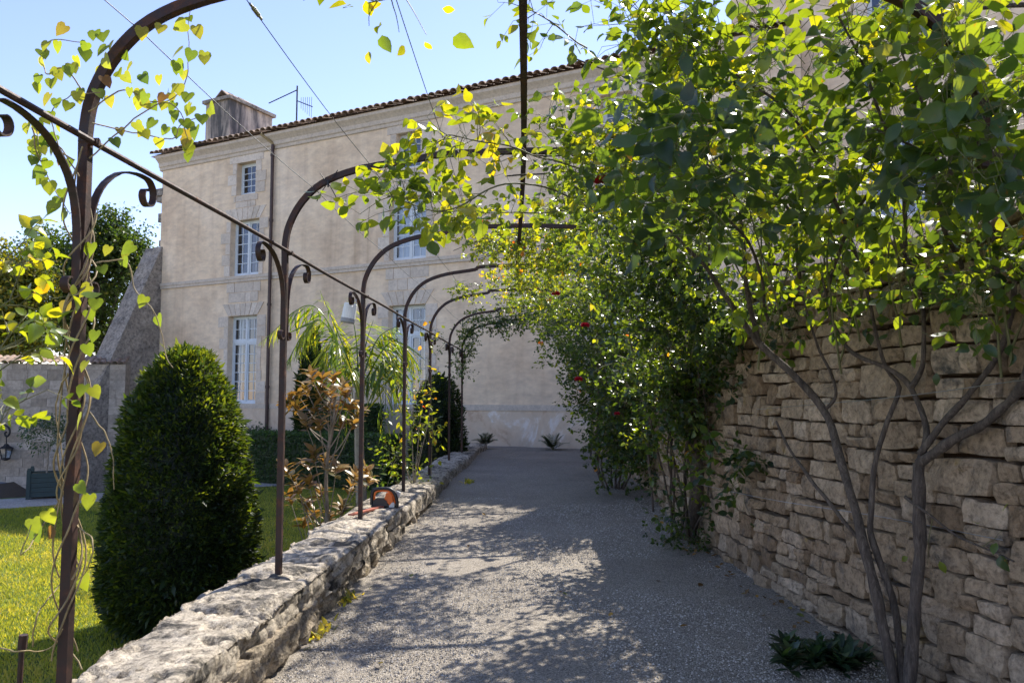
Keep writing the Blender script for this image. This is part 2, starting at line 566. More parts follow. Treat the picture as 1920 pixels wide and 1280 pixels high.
# lower ground out to the horizon
g = MB()
gx = np.array([-1500, -300, -80, -30, 0, 30, 80, 300, 1500.0]); gy = np.array([-1500, -300, -60, 0, 30, 60, 120, 400, 1500.0])
GX, GY = np.meshgrid(gx, gy, indexing='ij')
g.grid(np.stack([GX, GY, np.full_like(GX, YARD)], 2))
tag(g.build('ground', M['yard']), kind='structure')

# house frame: s along the facade (to the left), n outwards (towards the camera), z up
FD = ray(-1900, 745); FD[2] = 0; FD /= np.linalg.norm(FD)
FN = np.array([FD[1], -FD[0], 0.0]); FN = -FN if FN[1] > 0 else FN
P0 = np.array([-0.45, 21.1, 0.0])


def hp(s, n, z):
    return P0 + FD * s + FN * n + np.array([0, 0, z])


def HM(V):
    V = np.asarray(V, float)
    return P0 + V[:, :1] * FD + V[:, 1:2] * FN + V[:, 2:3] * np.array([0, 0, 1.0])


# gravel path
ys = np.concatenate([np.arange(-6, 21.6, .25)])
P = []
for y in ys:
    xs = np.linspace(-1.75, wall_x(y) + .15, 22)
    z = path_z(y) + .012 * fbm(np.stack([xs * 1.3, np.full(22, y * 1.3), np.zeros(22)], 1), 3, 3)
    P.append(np.stack([xs, np.full(22, y), z], 1))
g = MB(); g.grid(np.array(P)[::-1])
path = tag(g.build('gravel_path', M['gravel'], smooth=True), kind='structure')

# loose pebbles over the near part of the path
def pebbles(n, ylo, yhi, smin, smax, seed):
    r = np.random.default_rng(seed)
    Y = ylo + (yhi - ylo) * r.random(n) ** 1.6
    X = -1.5 + r.random(n) * (wall_x(Y) - .02 + 1.5)
    S = smin + (smax - smin) * r.random(n) ** 2.5
    base = np.array([[1, 0, 0], [0, 1, 0], [-1, 0, 0], [0, -1, 0], [0, 0, .8], [.6, .6, .35], [-.6, .5, .4]], float)[:5]
    F = np.array([[0, 1, 4], [1, 2, 4], [2, 3, 4], [3, 0, 4]])
    a = r.random(n) * 6.28
    V = base[None] * (S[:, None, None] * (.65 + .7 * r.random((n, 5, 3))))
    ca, sa = np.cos(a)[:, None], np.sin(a)[:, None]
    x = V[:, :, 0] * ca - V[:, :, 1] * sa; y = V[:, :, 0] * sa + V[:, :, 1] * ca
    V = np.stack([x + X[:, None], y + Y[:, None], V[:, :, 2] + path_z(Y)[:, None] - .001], 2)
    mb = MB()
    mb.add(V.reshape(-1, 3), (F[None] + (np.arange(n) * 5)[:, None, None]).reshape(-1, 3), np.repeat(r.random(n), 4))
    return mb


m, nt, b, out = new_mat('pebble'); M['pebble'] = m
nt.links.new(ramp(nt, tintattr(nt), [(0, (.19, .17, .145)), (.5, (.40, .365, .315)), (.93, (.55, .505, .45)), (1, (.68, .65, .6))]), b.inputs['Base Color'])
b.inputs['Roughness'].default_value = .9; b.inputs['Specular IOR Level'].default_value = .2
o = pebbles(95000, 3.0, 11.0, .0035, .0095, 5).build('gravel', M['pebble'])
tag(o, 'loose pale limestone chippings covering the path', 'gravel', kind='stuff')

# lawn terrace with the drive strip
def poly_sheet(name, pts, z, mat, skirt=None, kind='structure'):
    me = bpy.data.meshes.new(name)
    V = [(p[0], p[1], z) for p in pts]
    F = [list(range(len(pts)))]
    if skirt is not None:
        n = len(pts)
        V += [(p[0], p[1], skirt) for p in pts]
        F += [[(i + 1) % n, i, n + i, n + (i + 1) % n] for i in range(n)]
    me.from_pydata(V, [], F)
    me.materials.append(mat)
    o = bpy.data.objects.new(name, me); col.objects.link(o)
    return tag(o, kind=kind)


terr = [(-2.3, -8), (-2.3, 21.95), (-4.0, 22.7), (-11.3, 26.0), (-10.2, 23.6), (-9.1, 21.6), (-11.0, 19.2), (-12.75, 17.75), (-17, 14.4), (-40, 4), (-40, -8)]
poly_sheet('lawn', terr[::-1] if False else terr, LAWN, M['lawn'], YARD - .1)
drive = [(-17, 13.0), (-11.45, 16.02), (-9.92, 17.34), (-7.91, 20.01), (-5.61, 21.36), (-3.0, 21.7), (-3.2, 22.5), (-5.7, 22.55), (-7.24, 22.45), (-8.75, 21.75), (-10.74, 18.95), (-12.5, 17.6), (-17, 14.3)]
poly_sheet('gravel_drive', drive, LAWN + .012, M['drive'])


# ------------------------------------------------------------------ manor house
house = empty('manor_house', hp(4, 0, 0), 'long three-storey cream rendered manor house closing the end of the path', 'house')
S0, S1 = -7.2, 14.85
EAVE = 10.42
COLS = [10.66, 4.0, -2.6]
GW = .66       # half width of tall windows
openings = []
for c in COLS:
    openings += [(c - GW, c + GW, 1.38, 4.35), (c - GW, c + GW, 5.72, 7.62), (c - .44, c + .44, 8.5, 9.62)]


def wall_with_openings(mb, s0, s1, z0, z1, n, ops, reveal=.32):
    ss = sorted({s0, s1, *[o[0] for o in ops], *[o[1] for o in ops]})
    zs = sorted({z0, z1, *[o[2] for o in ops], *[o[3] for o in ops]})
    ss = [v for v in ss if s0 <= v <= s1]; zs = [v for v in zs if z0 <= v <= z1]
    for a, b_ in zip(ss, ss[1:]):
        for c, d in zip(zs, zs[1:]):
            sm, zm = (a + b_) / 2, (c + d) / 2
            if any(o[0] < sm < o[1] and o[2] < zm < o[3] for o in ops): continue
            mb.quad(hp(b_, n, c), hp(a, n, c), hp(a, n, d), hp(b_, n, d))
    for a, b_, c, d in ops:
        for q in ([(a, c), (a, d)], [(b_, d), (b_, c)], [(a, d), (b_, d)], [(b_, c), (a, c)]):
            (sa, za), (sb, zb) = q
            mb.quad(hp(sa, n, za), hp(sb, n, zb), hp(sb, n - reveal, zb), hp(sa, n - reveal, za))


w = MB(); wall_with_openings(w, S0, S1, 1.24, EAVE - .05, 0, openings)
w.quad(hp(S1, -9, YARD), hp(S1, 0, YARD), hp(S1, 0, EAVE - .05), hp(S1, -9, EAVE - .05))
w.quad(hp(S1, -9, EAVE - .05), hp(S1, 0, EAVE - .05), hp(S1, -4.5, EAVE + 1.5), hp(S1, -4.6, EAVE + 1.5))
w.quad(hp(S0, -9, YARD), hp(S1, -9, YARD), hp(S1, -9, EAVE), hp(S0, -9, EAVE))
w.build('wall', M['render_wall'], house)
w = MB()
w.box((S0, -.3, YARD), (S1 + .03, .035, 1.24), HM)
w.build('plinth', M['plinth_wall'], house)
w = MB(); w.box((S0, -.5, 1.24), (S1 + .05, .055, 1.40), HM)
w.build('plinth_band', M['trim_stone'], house)
w = MB(); w.box((S0, -.2, 5.50), (S1 + .05, .05, 5.60), HM); w.box((S0, -.2, 5.60), (S1 + .06, .075, 5.70), HM)
w.build('string_course', M['trim_stone'], house)
# moulded cornice
prof = [(0, 9.86), (.05, 9.88), (.06, 9.97), (.10, 10.0), (.11, 10.12), (.18, 10.2), (.26, 10.27), (.27, 10.36), (.05, 10.38)]
w = MB()
for (n0, z0), (n1, z1) in zip(prof, prof[1:]):
    w.quad(hp(S1 + .1, n0, z0), hp(S0, n0, z0), hp(S0, n1, z1), hp(S1 + .1, n1, z1))
for (n0, z0), (n1, z1) in zip(prof, prof[1:]):
    w.quad(hp(S1 + .1, n0, z0), hp(S1 + .1, n1, z1), hp(S1 + .1, -.3, z1), hp(S1 + .1, -.3, z0))
w.build('cornice', M['trim_stone'], house)

# roof with canal tiles along the eave
roof = MB()
roof.quad(hp(S1 + .3, .3, EAVE - .02), hp(S0, .3, EAVE - .02), hp(S0, -4.5, EAVE + 1.6), hp(S1 + .3, -4.5, EAVE + 1.6))
roof.quad(hp(S0, -9.3, EAVE - .02), hp(S1 + .3, -9.3, EAVE - .02), hp(S1 + .3, -4.5, EAVE + 1.6), hp(S0, -4.5, EAVE + 1.6))
roof.quad(hp(S0, .3, EAVE - .06), hp(S1 + .3, .3, EAVE - .06), hp(S1 + .3, -.3, EAVE - .06), hp(S0, -.3, EAVE - .06))
roof = roof.build('roof', M['clay_tile'], house)


def tile_mesh(name, r0, r1, L, flip=False):
    """half-round canal tile, axis along local -n"""
    mb = MB(); k = 7
    a = np.linspace(0, math.pi, k)
    rows = []
    for t, r in ((0, r0), (1, r1)):
        for th in (0, .018):
            rows.append(np.stack([np.cos(a) * (r - th), np.full(k, -L * t), np.sin(a) * (r - th) * .8], 1))
    o0, i0, o1, i1 = rows
    for A, B in ((o0, o1), (i1, i0), (i0, o0)):
        mb.grid(np.stack([A, B], 0))
    return mb


def house_dir(V):
    return V[:, :1] * FD + V[:, 1:2] * FN + V[:, 2:3] * np.array([0, 0, 1.0])


def shared_piece(mb, name, mat):
    me = mb.mesh(name); me.materials.append(mat)
    return me


def put(name, me, parent, loc, rot=None, scale=None):
    o = bpy.data.objects.new(name, me)
    col.objects.link(o)
    o.parent = parent
    o.location = [float(v) for v in (np.asarray(loc) - origin(parent))]
    if rot is not None: o.rotation_euler = rot
    if scale is not None: o.scale = scale
    return o


HROT = math.atan2(FD[1], FD[0])       # local x along FD; local y then is 90 deg left of it
tm = tile_mesh('tile', .115, .095, .55)
# local frame: x -> FD, y -> FN or its opposite depending on handedness
YSIGN = 1.0 if np.cross(FD, FN)[2] > 0 else -1.0
for arr in tm.V: arr[:, 1] *= YSIGN
tile_me = shared_piece(tm, 'tile', M['clay_tile'])
k = 0
slope = math.atan2(1.62, 4.8)
for s in np.arange(S0 + .1, S1 + .3, .245):
    put('tile', tile_me, roof, hp(s + random.uniform(-.012, .012), .40 + random.uniform(-.02, .02), EAVE + .005 + random.uniform(-.008, .008)), (-slope * YSIGN * 1.0, random.uniform(-.04, .04), HROT + random.uniform(-.03, .03)))
w = MB()       # the courses further up, seen only from above
for s in np.arange(S0 + .1, S1 + .3, .245):
    for j in range(1, 9):
        a = np.linspace(0, math.pi, 5)
        n0, n1 = .42 - j * .5, .42 - (j + 1.1) * .5
        z0, z1 = [EAVE + .03 + (.3 - n) * 1.62 / 4.8 for n in (n0, n1)]
        A = np.array([hp(s + math.cos(q) * .115, n0, z0 + math.sin(q) * .09) for q in a]); B = np.array([hp(s + math.cos(q) * .1, n1, z1 + math.sin(q) * .075) for q in a])
        w.grid(np.stack([A, B], 0))
w.build('tile_courses', M['clay_tile'], roof, kind='stuff')


# dressed stones round the windows
def block(mb, s0, s1, z0, z1, n=.022, gap=.006, tint=0.0):
    mb.box((s0 + gap, -.25, z0 + gap), (s1 - gap, n, z1 - gap), HM, tint)


def surround(c, hw, z0, z1, seed, arch=True, below=None, first=True):
    r = random.Random(seed)
    part = empty('window_surround', hp(c, 0, z0)); part.parent = house
    part.location = [float(v) for v in (hp(c, 0, z0) - origin(house))]
    def stone(s0, s1, za, zb, name='stone'):
        mb = MB(); block(mb, s0, s1, za, zb, .014 + r.random() * .010, .008, r.random()); mb.build(name, M['trim_stone'], part)
    z = z0; k = 0
    n = max(2, round((z1 - z0) / .36))
    h = (z1 - z0) / n
    for k in range(n):
        e1 = (.42 if k % 2 else .22) + r.uniform(-.04, .06); e2 = (.42 if (k + r.randint(0, 1)) % 2 else .22) + r.uniform(-.04, .06)
        stone(c + hw, c + hw + e1, z, z + h)
        stone(c - hw - e2, c - hw, z, z + h)
        z += h
    if arch:
        # flat arch of wedge-shaped stones
        nk = 7; zt = z1 + .42
        bs = np.linspace(-hw - .02, hw + .02, nk + 1); ts = np.linspace(-hw - .30, hw + .30, nk + 1)
        for i in range(nk):
            mb = MB(); g_ = .012; n_ = .014 + r.random() * .01
            V = [[c + bs[i] + g_, -.25, z1 + g_], [c + bs[i + 1] - g_, -.25, z1 + g_], [c + ts[i + 1] - g_, -.25, zt], [c + ts[i] + g_, -.25, zt]]
            V += [[v[0], n_, v[2]] for v in V]
            mb.add(HM(np.array(V)), [[0, 1, 2, 3], [7, 6, 5, 4], [0, 4, 5, 1], [1, 5, 6, 2], [2, 6, 7, 3], [3, 7, 4, 0]], r.random())
            mb.build('keystone', M['trim_stone'], part)
    else:
        stone(c - hw - .35, c + hw + .35, z1, z1 + .32)
    if below:
        # stone panel between this window and the one beneath
        za, zb = below
        nrow = 2; hh = (zb - za) / nrow
        for j in range(nrow):
            ext = .12 if j % 2 else .02
            cuts = [c - hw - ext] + sorted(c + r.uniform(-.5, .5) for _ in range(2)) + [c + hw + ext]
            for a, b_ in zip(cuts, cuts[1:]):
                if b_ - a > .08: stone(a, b_, za + j * hh, za + (j + 1) * hh)


def window(c, hw, z0, z1, rows, transom=None, leaves=2, cols=2, curtain=None):
    """french window: frame, casements with glazing bars, one pane object per light"""
    nF = -.24
    wn_ = empty('window', hp(c, nF, z0)); wn_.parent = house
    wn_.location = [float(v) for v in (hp(c, nF, z0) - origin(house))]
    fr = MB(); t = .055
    def bar(s0, s1, za, zb, d0=-.03, d1=.03): fr.box((s0, nF + d0, za), (s1, nF + d1, zb), HM)
    bar(c - hw, c - hw + t, z0, z1); bar(c + hw - t, c + hw, z0, z1)
    bar(c - hw + t, c + hw - t, z0, z0 + t * 1.3); bar(c - hw + t, c + hw - t, z1 - t, z1)
    sill = MB(); sill.box((c - hw - .02, nF - .02, z0 - .05), (c + hw + .02, nF + .09, z0 + .004), HM); sill.build('sill', M['white_paint'], wn_)
    bands = [(z0 + t * 1.3, z1 - t, rows)]
    if transom:
        zt, rt = transom
        bar(c - hw + t, c + hw - t, zt - .05, zt + .05, -.035, .04)
        bands = [(z0 + t * 1.3, zt - .05, rows), (zt + .05, z1 - t, rt)]
    inner0, inner1 = c - hw + t, c + hw - t
    half = [(inner0, inner1)] if leaves == 1 else [(inner0, c - .03), (c + .03, inner1)]
    if leaves == 2: 
        for za, zb, _ in bands: bar(c - .03, c + .03, za, zb, -.03, .045)
    for za, zb, rw in bands:
        for a, b_ in half:
            st = .05
            bar(a, a + st, za, zb, -.015, .02); bar(b_ - st, b_, za, zb, -.015, .02)
            bar(a + st, b_ - st, za, za + st, -.015, .02); bar(a + st, b_ - st, zb - st, zb, -.015, .02)
            ia, ib, ja, jb = a + st, b_ - st, za + st, zb - st
            gb = .024
            for i in range(1, cols):
                x = ia + (ib - ia) * i / cols; bar(x - gb / 2, x + gb / 2, ja, jb, -.008, .012)
            for j in range(1, rw):
                z = ja + (jb - ja) * j / rw; bar(ia, ib, z - gb / 2, z + gb / 2, -.0075, .0115)
            for i in range(cols):
                for j in range(rw):
                    x0, x1 = ia + (ib - ia) * i / cols, ia + (ib - ia) * (i + 1) / cols
                    y0, y1 = ja + (jb - ja) * j / rw, ja + (jb - ja) * (j + 1) / rw
                    mb = MB()
                    tl = random.uniform(-.004, .004)
                    mb.quad(hp(x1, nF - .002 + tl, y0), hp(x0, nF - .002, y0), hp(x0, nF - .002, y1), hp(x1, nF - .002 + tl, y1))
                    mb.build('pane', M['glass'], wn_)
    fr.build('frame', M['white_paint'], wn_)
    rm = MB()
    rm.box((c - hw, -1.6, z0 - .1), (c + hw, -1.5, z1 + .1), HM)
    for a in (c - hw - .6, c + hw + .5): rm.box((a, -1.5, z0 - .1), (a + .1, -.34, z1 + .1), HM)
    rm.box((c - hw - .6, -1.5, z0 - .2), (c + hw + .6, -.34, z0 - .1), HM); rm.box((c - hw - .6, -1.5, z1 + .1), (c + hw + .6, -.34, z1 + .2), HM)
    rm.build('room', M['dark_room'], wn_)
    if curtain:
        cu = MB()
        for a, b_ in curtain:
            ss = np.linspace(c + a, c + b_, 14)
            A = np.array([hp(s, -.42 + .03 * math.sin(i * 2.1), z0) for i, s in enumerate(ss)]); B = A.copy(); B[:, 2] = z1
            cu.grid(np.stack([A, B], 0))
        cu.build('curtain', M['curtain'], wn_)


for i, c in enumerate(COLS):
    surround(c, GW, 1.41, 4.35, 10 + i)
    surround(c, GW, 5.72, 7.62, 20 + i, below=(4.80, 5.49))
    surround(c, .44, 8.5, 9.62, 30 + i, arch=False, below=(8.05, 8.48))
    window(c, GW, 1.40, 4.35, 6, (3.48, 2), 2, 2, [(-.62, -.35), (.38, .62)])
    window(c, GW, 5.72, 7.62, 5, None, 2, 2, [(-.62, .62)] if i == 1 else None)
    window(c, .44, 8.5, 9.62, 4, None, 1, 3 if i == 1 else 2)

# toothing stones left on the corner
w = empty('corner_stones', hp(S1, 0, 6)); w.parent = house; w.location = [float(v) for v in (hp(S1, 0, 6) - origin(house))]
r = random.Random(4)
z = 6.2
while z < 9.6:
    h = r.uniform(.2, .42)
    if r.random() < .75:
        mb = MB(); mb.box((S1 - .05, -.35, z), (S1 + r.uniform(.08, .45), -.05 + r.uniform(-.05, .08), z + h * .85), HM, r.random()); mb.build('stone', M['buttress'], w)
    z += h

# buttress leaning on the corner
bt = MB()
b0, b1 = 14.72, 15.6
pr = [(-.2, 7.1), (0.02, 7.05), (1.75, 3.2), (3.4, -.4), (3.4, YARD), (-.2, YARD)]
for (n0, z0), (n1, z1) in zip(pr, pr[1:] + pr[:1]):
    na = np.linspace(0, 1, 14)
    bw = np.linspace(b0, b1, 6)
    G = np.array([[hp(s, n0 + (n1 - n0) * t, z0 + (z1 - z0) * t) for s in bw] for t in na])
    nz = fbm(G.reshape(-1, 3) * 2.2, 4, 9).reshape(14, 6, 1)
    G[1:-1, 1:-1] += nz[1:-1, 1:-1] * .04 * (FN + np.array([0, 0, .6]))
    bt.grid(G)
for s in (b0, b1):
    c0 = hp(s, .3, 1.0)
    for (n0, z0), (n1, z1) in zip(pr, pr[1:] + pr[:1]):
        bt.add([c0, hp(s, n0, z0), hp(s, n1, z1)], [[0, 1, 2]])
bt.build('buttress', M['buttress'], house)

# rain pipe
w = MB()
w.tube([hp(9.38, .11, -.6), hp(9.38, .11, 10.0)], .055, 10)
for z in (1.9, 4.6, 7.4, 9.6): w.tube([hp(9.38, .11, z), hp(9.38, .11, z + .09)], .072, 10)
w.build('rain_pipe', M['pipe'], house, smooth=False)
w = MB(); w.tube(smooth_path([hp(9.38, .11, 9.95), hp(9.42, .13, 10.08), hp(9.6, .24, 10.25), hp(9.72, .32, 10.36)], 10), .05, 8)
w.build('pipe_elbow', M['vine_stem'], house)

# chimney
ch = MB(); c0, c1, cn0, cn1 = 12.25, 13.45, -.65, -2.75
ch.box((c0, cn1, 9.5), (c1, cn0, 12.35), HM)
ch = ch.build('chimney', M['sooty_render'], house)
w = MB(); w.box((c0 - .1, cn1 - .1, 12.35), (c1 + .1, cn0 + .1, 12.47), HM); w.build('chimney_cap', M['buttress'], ch)
cm = (c0 + c1) / 2
for i in range(7):
    na = cn0 - .15 - i * .26
    for sd in (-1, 1):
        mb = MB()
        V = np.array([[cm, na, 12.8], [cm + sd * .4, na, 12.47], [cm + sd * .4, na - .27, 12.47], [cm, na - .27, 12.8]])
        V = np.vstack([V, V + np.array([0, 0, .045])])
        V[:, 0] += random.uniform(-.03, .03); V[:, 2] += random.uniform(0, .02)
        mb.add(HM(V), [[0, 1, 2, 3], [7, 6, 5, 4], [0, 4, 5, 1], [1, 5, 6, 2], [2, 6, 7, 3], [3, 7, 4, 0]])
        mb.build('tile', M['clay_tile'], ch)

# television aerial on the roof
an = empty('tv_aerial', hp(9.95, -1.6, 11.0), 'thin television aerial standing beside the chimney on the roof', 'aerial')
w = MB(); w.tube([hp(9.95, -1.6, 10.6), hp(9.95, -1.6, 12.75)], .028, 6); w.build('mast', M['black_iron'], an)
w = MB(); w.tube([hp(9.95, -1.6, 12.6), hp(11.3, -1.6, 12.35)], .02, 5); w.build('stay', M['black_iron'], an)
w = MB(); w.tube([hp(9.95, -1.6, 12.2), hp(9.4, -1.8, 11.95)], .018, 5)
for i in range(6):
    c_ = hp(9.8 - i * .07, -1.65 - i * .03, 12.12 - i * .03); w.tube([c_ + np.array([0, 0, -.22 - .04 * i]), c_ + np.array([0, 0, .2 + .03 * i])], .007, 4)
w.build('antenna_rods', M['black_iron'], an)

# taller pavilion on the right
pav = empty('tall_pavilion', hp(-10, -.3, 0), 'taller rendered pavilion rising above the manor roof behind the roses', 'house')
PS0, PS1, PT = -19.0, -5.55, 12.25
pops = [(-9.85, -8.55, 5.68, 7.62), (-9.75, -8.65, 9.95, 11.7), (-14.8, -13.5, 5.68, 7.62)]
w = MB()
SH = -.35
wall_with_openings(w, PS0, PS1, 0, PT, SH, pops)
w.quad(hp(PS1, SH - 6, 0), hp(PS1, SH, 0), hp(PS1, SH, PT), hp(PS1, SH - 6, PT))
w.build('wall', M['render_wall'], pav)
w = MB(); w.box((PS0, SH - 6, PT), (PS1 + .15, SH + .2, PT + .22), HM); w.build('cornice', M['trim_stone'], pav)
w = MB(); w.box((PS0, SH - .1, 5.45), (PS1, SH + .06, 5.66), HM); w.build('string_course', M['trim_stone'], pav)
_hs, house = house, pav
for a, b_, c, d in pops:
    P0s = P0.copy(); P0 = P0 + FN * SH
    window((a + b_) / 2, (b_ - a) / 2, c, d, 5, None, 2, 2)
    surround((a + b_) / 2, (b_ - a) / 2, c, d, 77, arch=False)
    P0 = P0s
house = _hs


# ------------------------------------------------------------------ stone walls
def stone_sheet(w, h, d, r, nx=5, ny=4, rough=.01):
    """rounded irregular stone face: local (u, v, out), rim sunk behind the mortar face"""
    def edged(k):
        e = np.linspace(-1, 1, k - 1); e = e * .93
        return np.concatenate([[-1], e, [1]])
    u = edged(nx); v = edged(ny)
    U, Vv = np.meshgrid(u, v, indexing='ij')
    c = r.uniform(-.3, .3, (2, 4))
    bl = np.stack([(1 - U) * (1 - Vv), (1 + U) * (1 - Vv), (1 + U) * (1 + Vv), (1 - U) * (1 + Vv)], 0) / 4
    du = (bl * c[0][:, None, None]).sum(0); dv = (bl * c[1][:, None, None]).sum(0)
    ex = np.maximum(np.abs(U), np.abs(Vv))
    cr = (np.abs(U) * np.abs(Vv)) ** 3 * .11
    X = (U * (1 - cr) + du * .5 * np.minimum(1, h / w)) * w / 2
    Y = (Vv * (1 - cr) + dv * .5) * h / 2
    rim = (ex > .99)
    out = d * (1 - .3 * ex ** 9)
    P = np.stack([X, Y, out], 2)
    nz = fbm(P.reshape(-1, 3) * 9 + r.uniform(0, 99), 3, 5).reshape(U.shape)
    fine = fbm(P.reshape(-1, 3) * 26 + r.uniform(0, 99), 3, 15).reshape(U.shape)
    P[:, :, 2] += nz * rough * 1.3 + fine * rough * .6 + r.uniform(-.35, .35) * U * d + r.uniform(-.3, .3) * Vv * d
    P[:, :, 0] += vnoise(P.reshape(-1, 3) * 14 + r.uniform(0, 99), 2).reshape(U.shape) * .008
    P[:, :, 1] += vnoise(P.reshape(-1, 3) * 14 + r.uniform(0, 99), 3).reshape(U.shape) * .008
    P[rim, 2] = -.09
    return P


def skyline(L, H, r, wr=(.12, .45), hr=(.08, .2), res=.02, gap=.008):
    """fill L x H with random rubble; returns (u, v, w, h)"""
    n = int(L / res); top = np.zeros(n); out = []
    guard = 0
    while top.min() < H - .03 and guard < 9000:
        guard += 1
        i = int(np.argmin(top)); b_ = top[i]; j = i
        while j < n and top[j] <= b_ + .012: j += 1
        run = (j - i) * res
        w = r.uniform(*wr) if r.random() < .85 else r.uniform(wr[1], wr[1] * 1.4)
        w = min(w, run)
        if run - w < wr[0]: w = run
        if w > wr[1] * 1.6: w = run * .5
        h = r.uniform(*hr) * (1.25 if w > .3 else 1)
        lh = top[i - 1] - b_ if i > 0 else 9; rh = top[j] - b_ if j < n else 9
        for nb in (lh, rh):
            if 0.05 < nb < hr[1] * 1.5 and abs(nb - h) < .06: h = nb
        if w < .08: h = max(.05, min(lh, rh, .3))
        if b_ + h > H: h = H - b_ + r.uniform(-.02, .02)
        k = max(1, int(round(w / res)))
        top[i:i + k] = b_ + h
        if h > .02: out.append(((i + k / 2) * res, b_ + h / 2, k * res - gap, h - gap))
    return out


def visible_rank(P):
    px, py, z = proj(P)
    inside = (z > .1) and (-60 < px < 1980) and (-60 < py < 1340)
    return z if inside else z + 1000


# --- tall rubble wall along the right of the path
WT = 2.42
YS = np.arange(.6, 21.0, .05)
XS = wall_x(YS)
arc = np.concatenate([[0], np.cumsum(np.hypot(np.diff(XS), np.diff(YS)))])


def wall_frame(u):
    y = np.interp(u, arc, YS); x = np.interp(u, arc, XS)
    y2 = np.interp(u + .3, arc, YS); x2 = np.interp(u + .3, arc, XS); y1 = np.interp(u - .3, arc, YS); x1 = np.interp(u - .3, arc, XS)
    t = np.array([x2 - x1, y2 - y1, 0]); t /= np.linalg.norm(t)
    return np.array([x, y, 0]), t, np.array([-t[1], t[0], 0])     # normal faces the path (-x)


rw = empty('rubble_wall', (2.6, 6, 0), 'tall rough wall of ochre rubble stones along the shaded side of the path', 'stone wall')
mb = MB()
G = []
for u in np.arange(0, arc[-1], .25):
    c, t, n = wall_frame(u)
    c = c - n * .05
    G.append([c + np.array([0, 0, -.3]), c + np.array([0, 0, WT - .05]), c - n * .5 + np.array([0, 0, WT - .05]), c - n * .5 + np.array([0, 0, -.3])])
mb.grid(np.array(G))
mb.build('mortar_core', M['mortar'], rw)
rr = np.random.default_rng(21)
stones = []
for (u, v, w, h) in skyline(arc[-1], WT + .25, rr, (.10, .31), (.07, .17), gap=.002):
    c, t, n = wall_frame(u)
    z = v - .15
    P = c + np.array([0, 0, z])
    stones.append((visible_rank(P), u, z, w, h))
stones.sort()
rest = MB()
for i, (rk, u, z, w, h) in enumerate(stones):
    c, t, n = wall_frame(u)
    big = i < 300
    w, h = w - rr.uniform(-.004, .006), h - rr.uniform(-.004, .007)
    S = stone_sheet(w, h, rr.uniform(.015, .06), rr, 9 if big else 6, 7 if big else 5, .014)
    V = c + np.array([0, 0, z]) + S[:, :, :1] * (-t) * -1 + S[:, :, 1:2] * np.array([0, 0, 1.0]) + S[:, :, 2:3] * n
    V = V[::-1]
    tn = float(np.clip(.5 + .28 * rr.standard_normal(), 0, 1))
    if big:
        m_ = MB(); m_.grid(V, tn); m_.build('stone', M['rubble'], rw)
    else:
        rest.grid(V, tn)
rest.build('stones', M['rubble'], rw, kind='stuff')
# rough coping slabs
u = 0.0
while u < arc[-1] - .5:
    w = rr.uniform(.3, .7); h = rr.uniform(.05, .12)
    c, t, n = wall_frame(u + w / 2)
    a = np.linspace(-1, 1, 7)
    top = []
    ring = [(-.05, 0), (.06, 0), (.075, h * .5), (.05, h), (-.25, h * 1.1), (-.52, h), (-.55, 0)]
    Gd = np.array([[c + t * (aa * (w / 2 - .012)) + n * (o_ + .01 * rr.standard_normal()) + np.array([0, 0, WT + zz + .008 * rr.standard_normal()]) for (o_, zz) in ring] for aa in a])
    Gd[0, :, 2] -= .012; Gd[-1, :, 2] -= .012
    m_ = MB(); m_.grid(Gd[::-1], rr.random() * .7)
    for row in (Gd[0], Gd[-1]):
        cc = row.mean(0); m_.add(np.vstack([row, cc[None]]), [[i, i + 1, len(ring)] for i in range(len(ring) - 1)], .3)
    m_.build('coping_stone', M['rubble'], rw)
    u += w

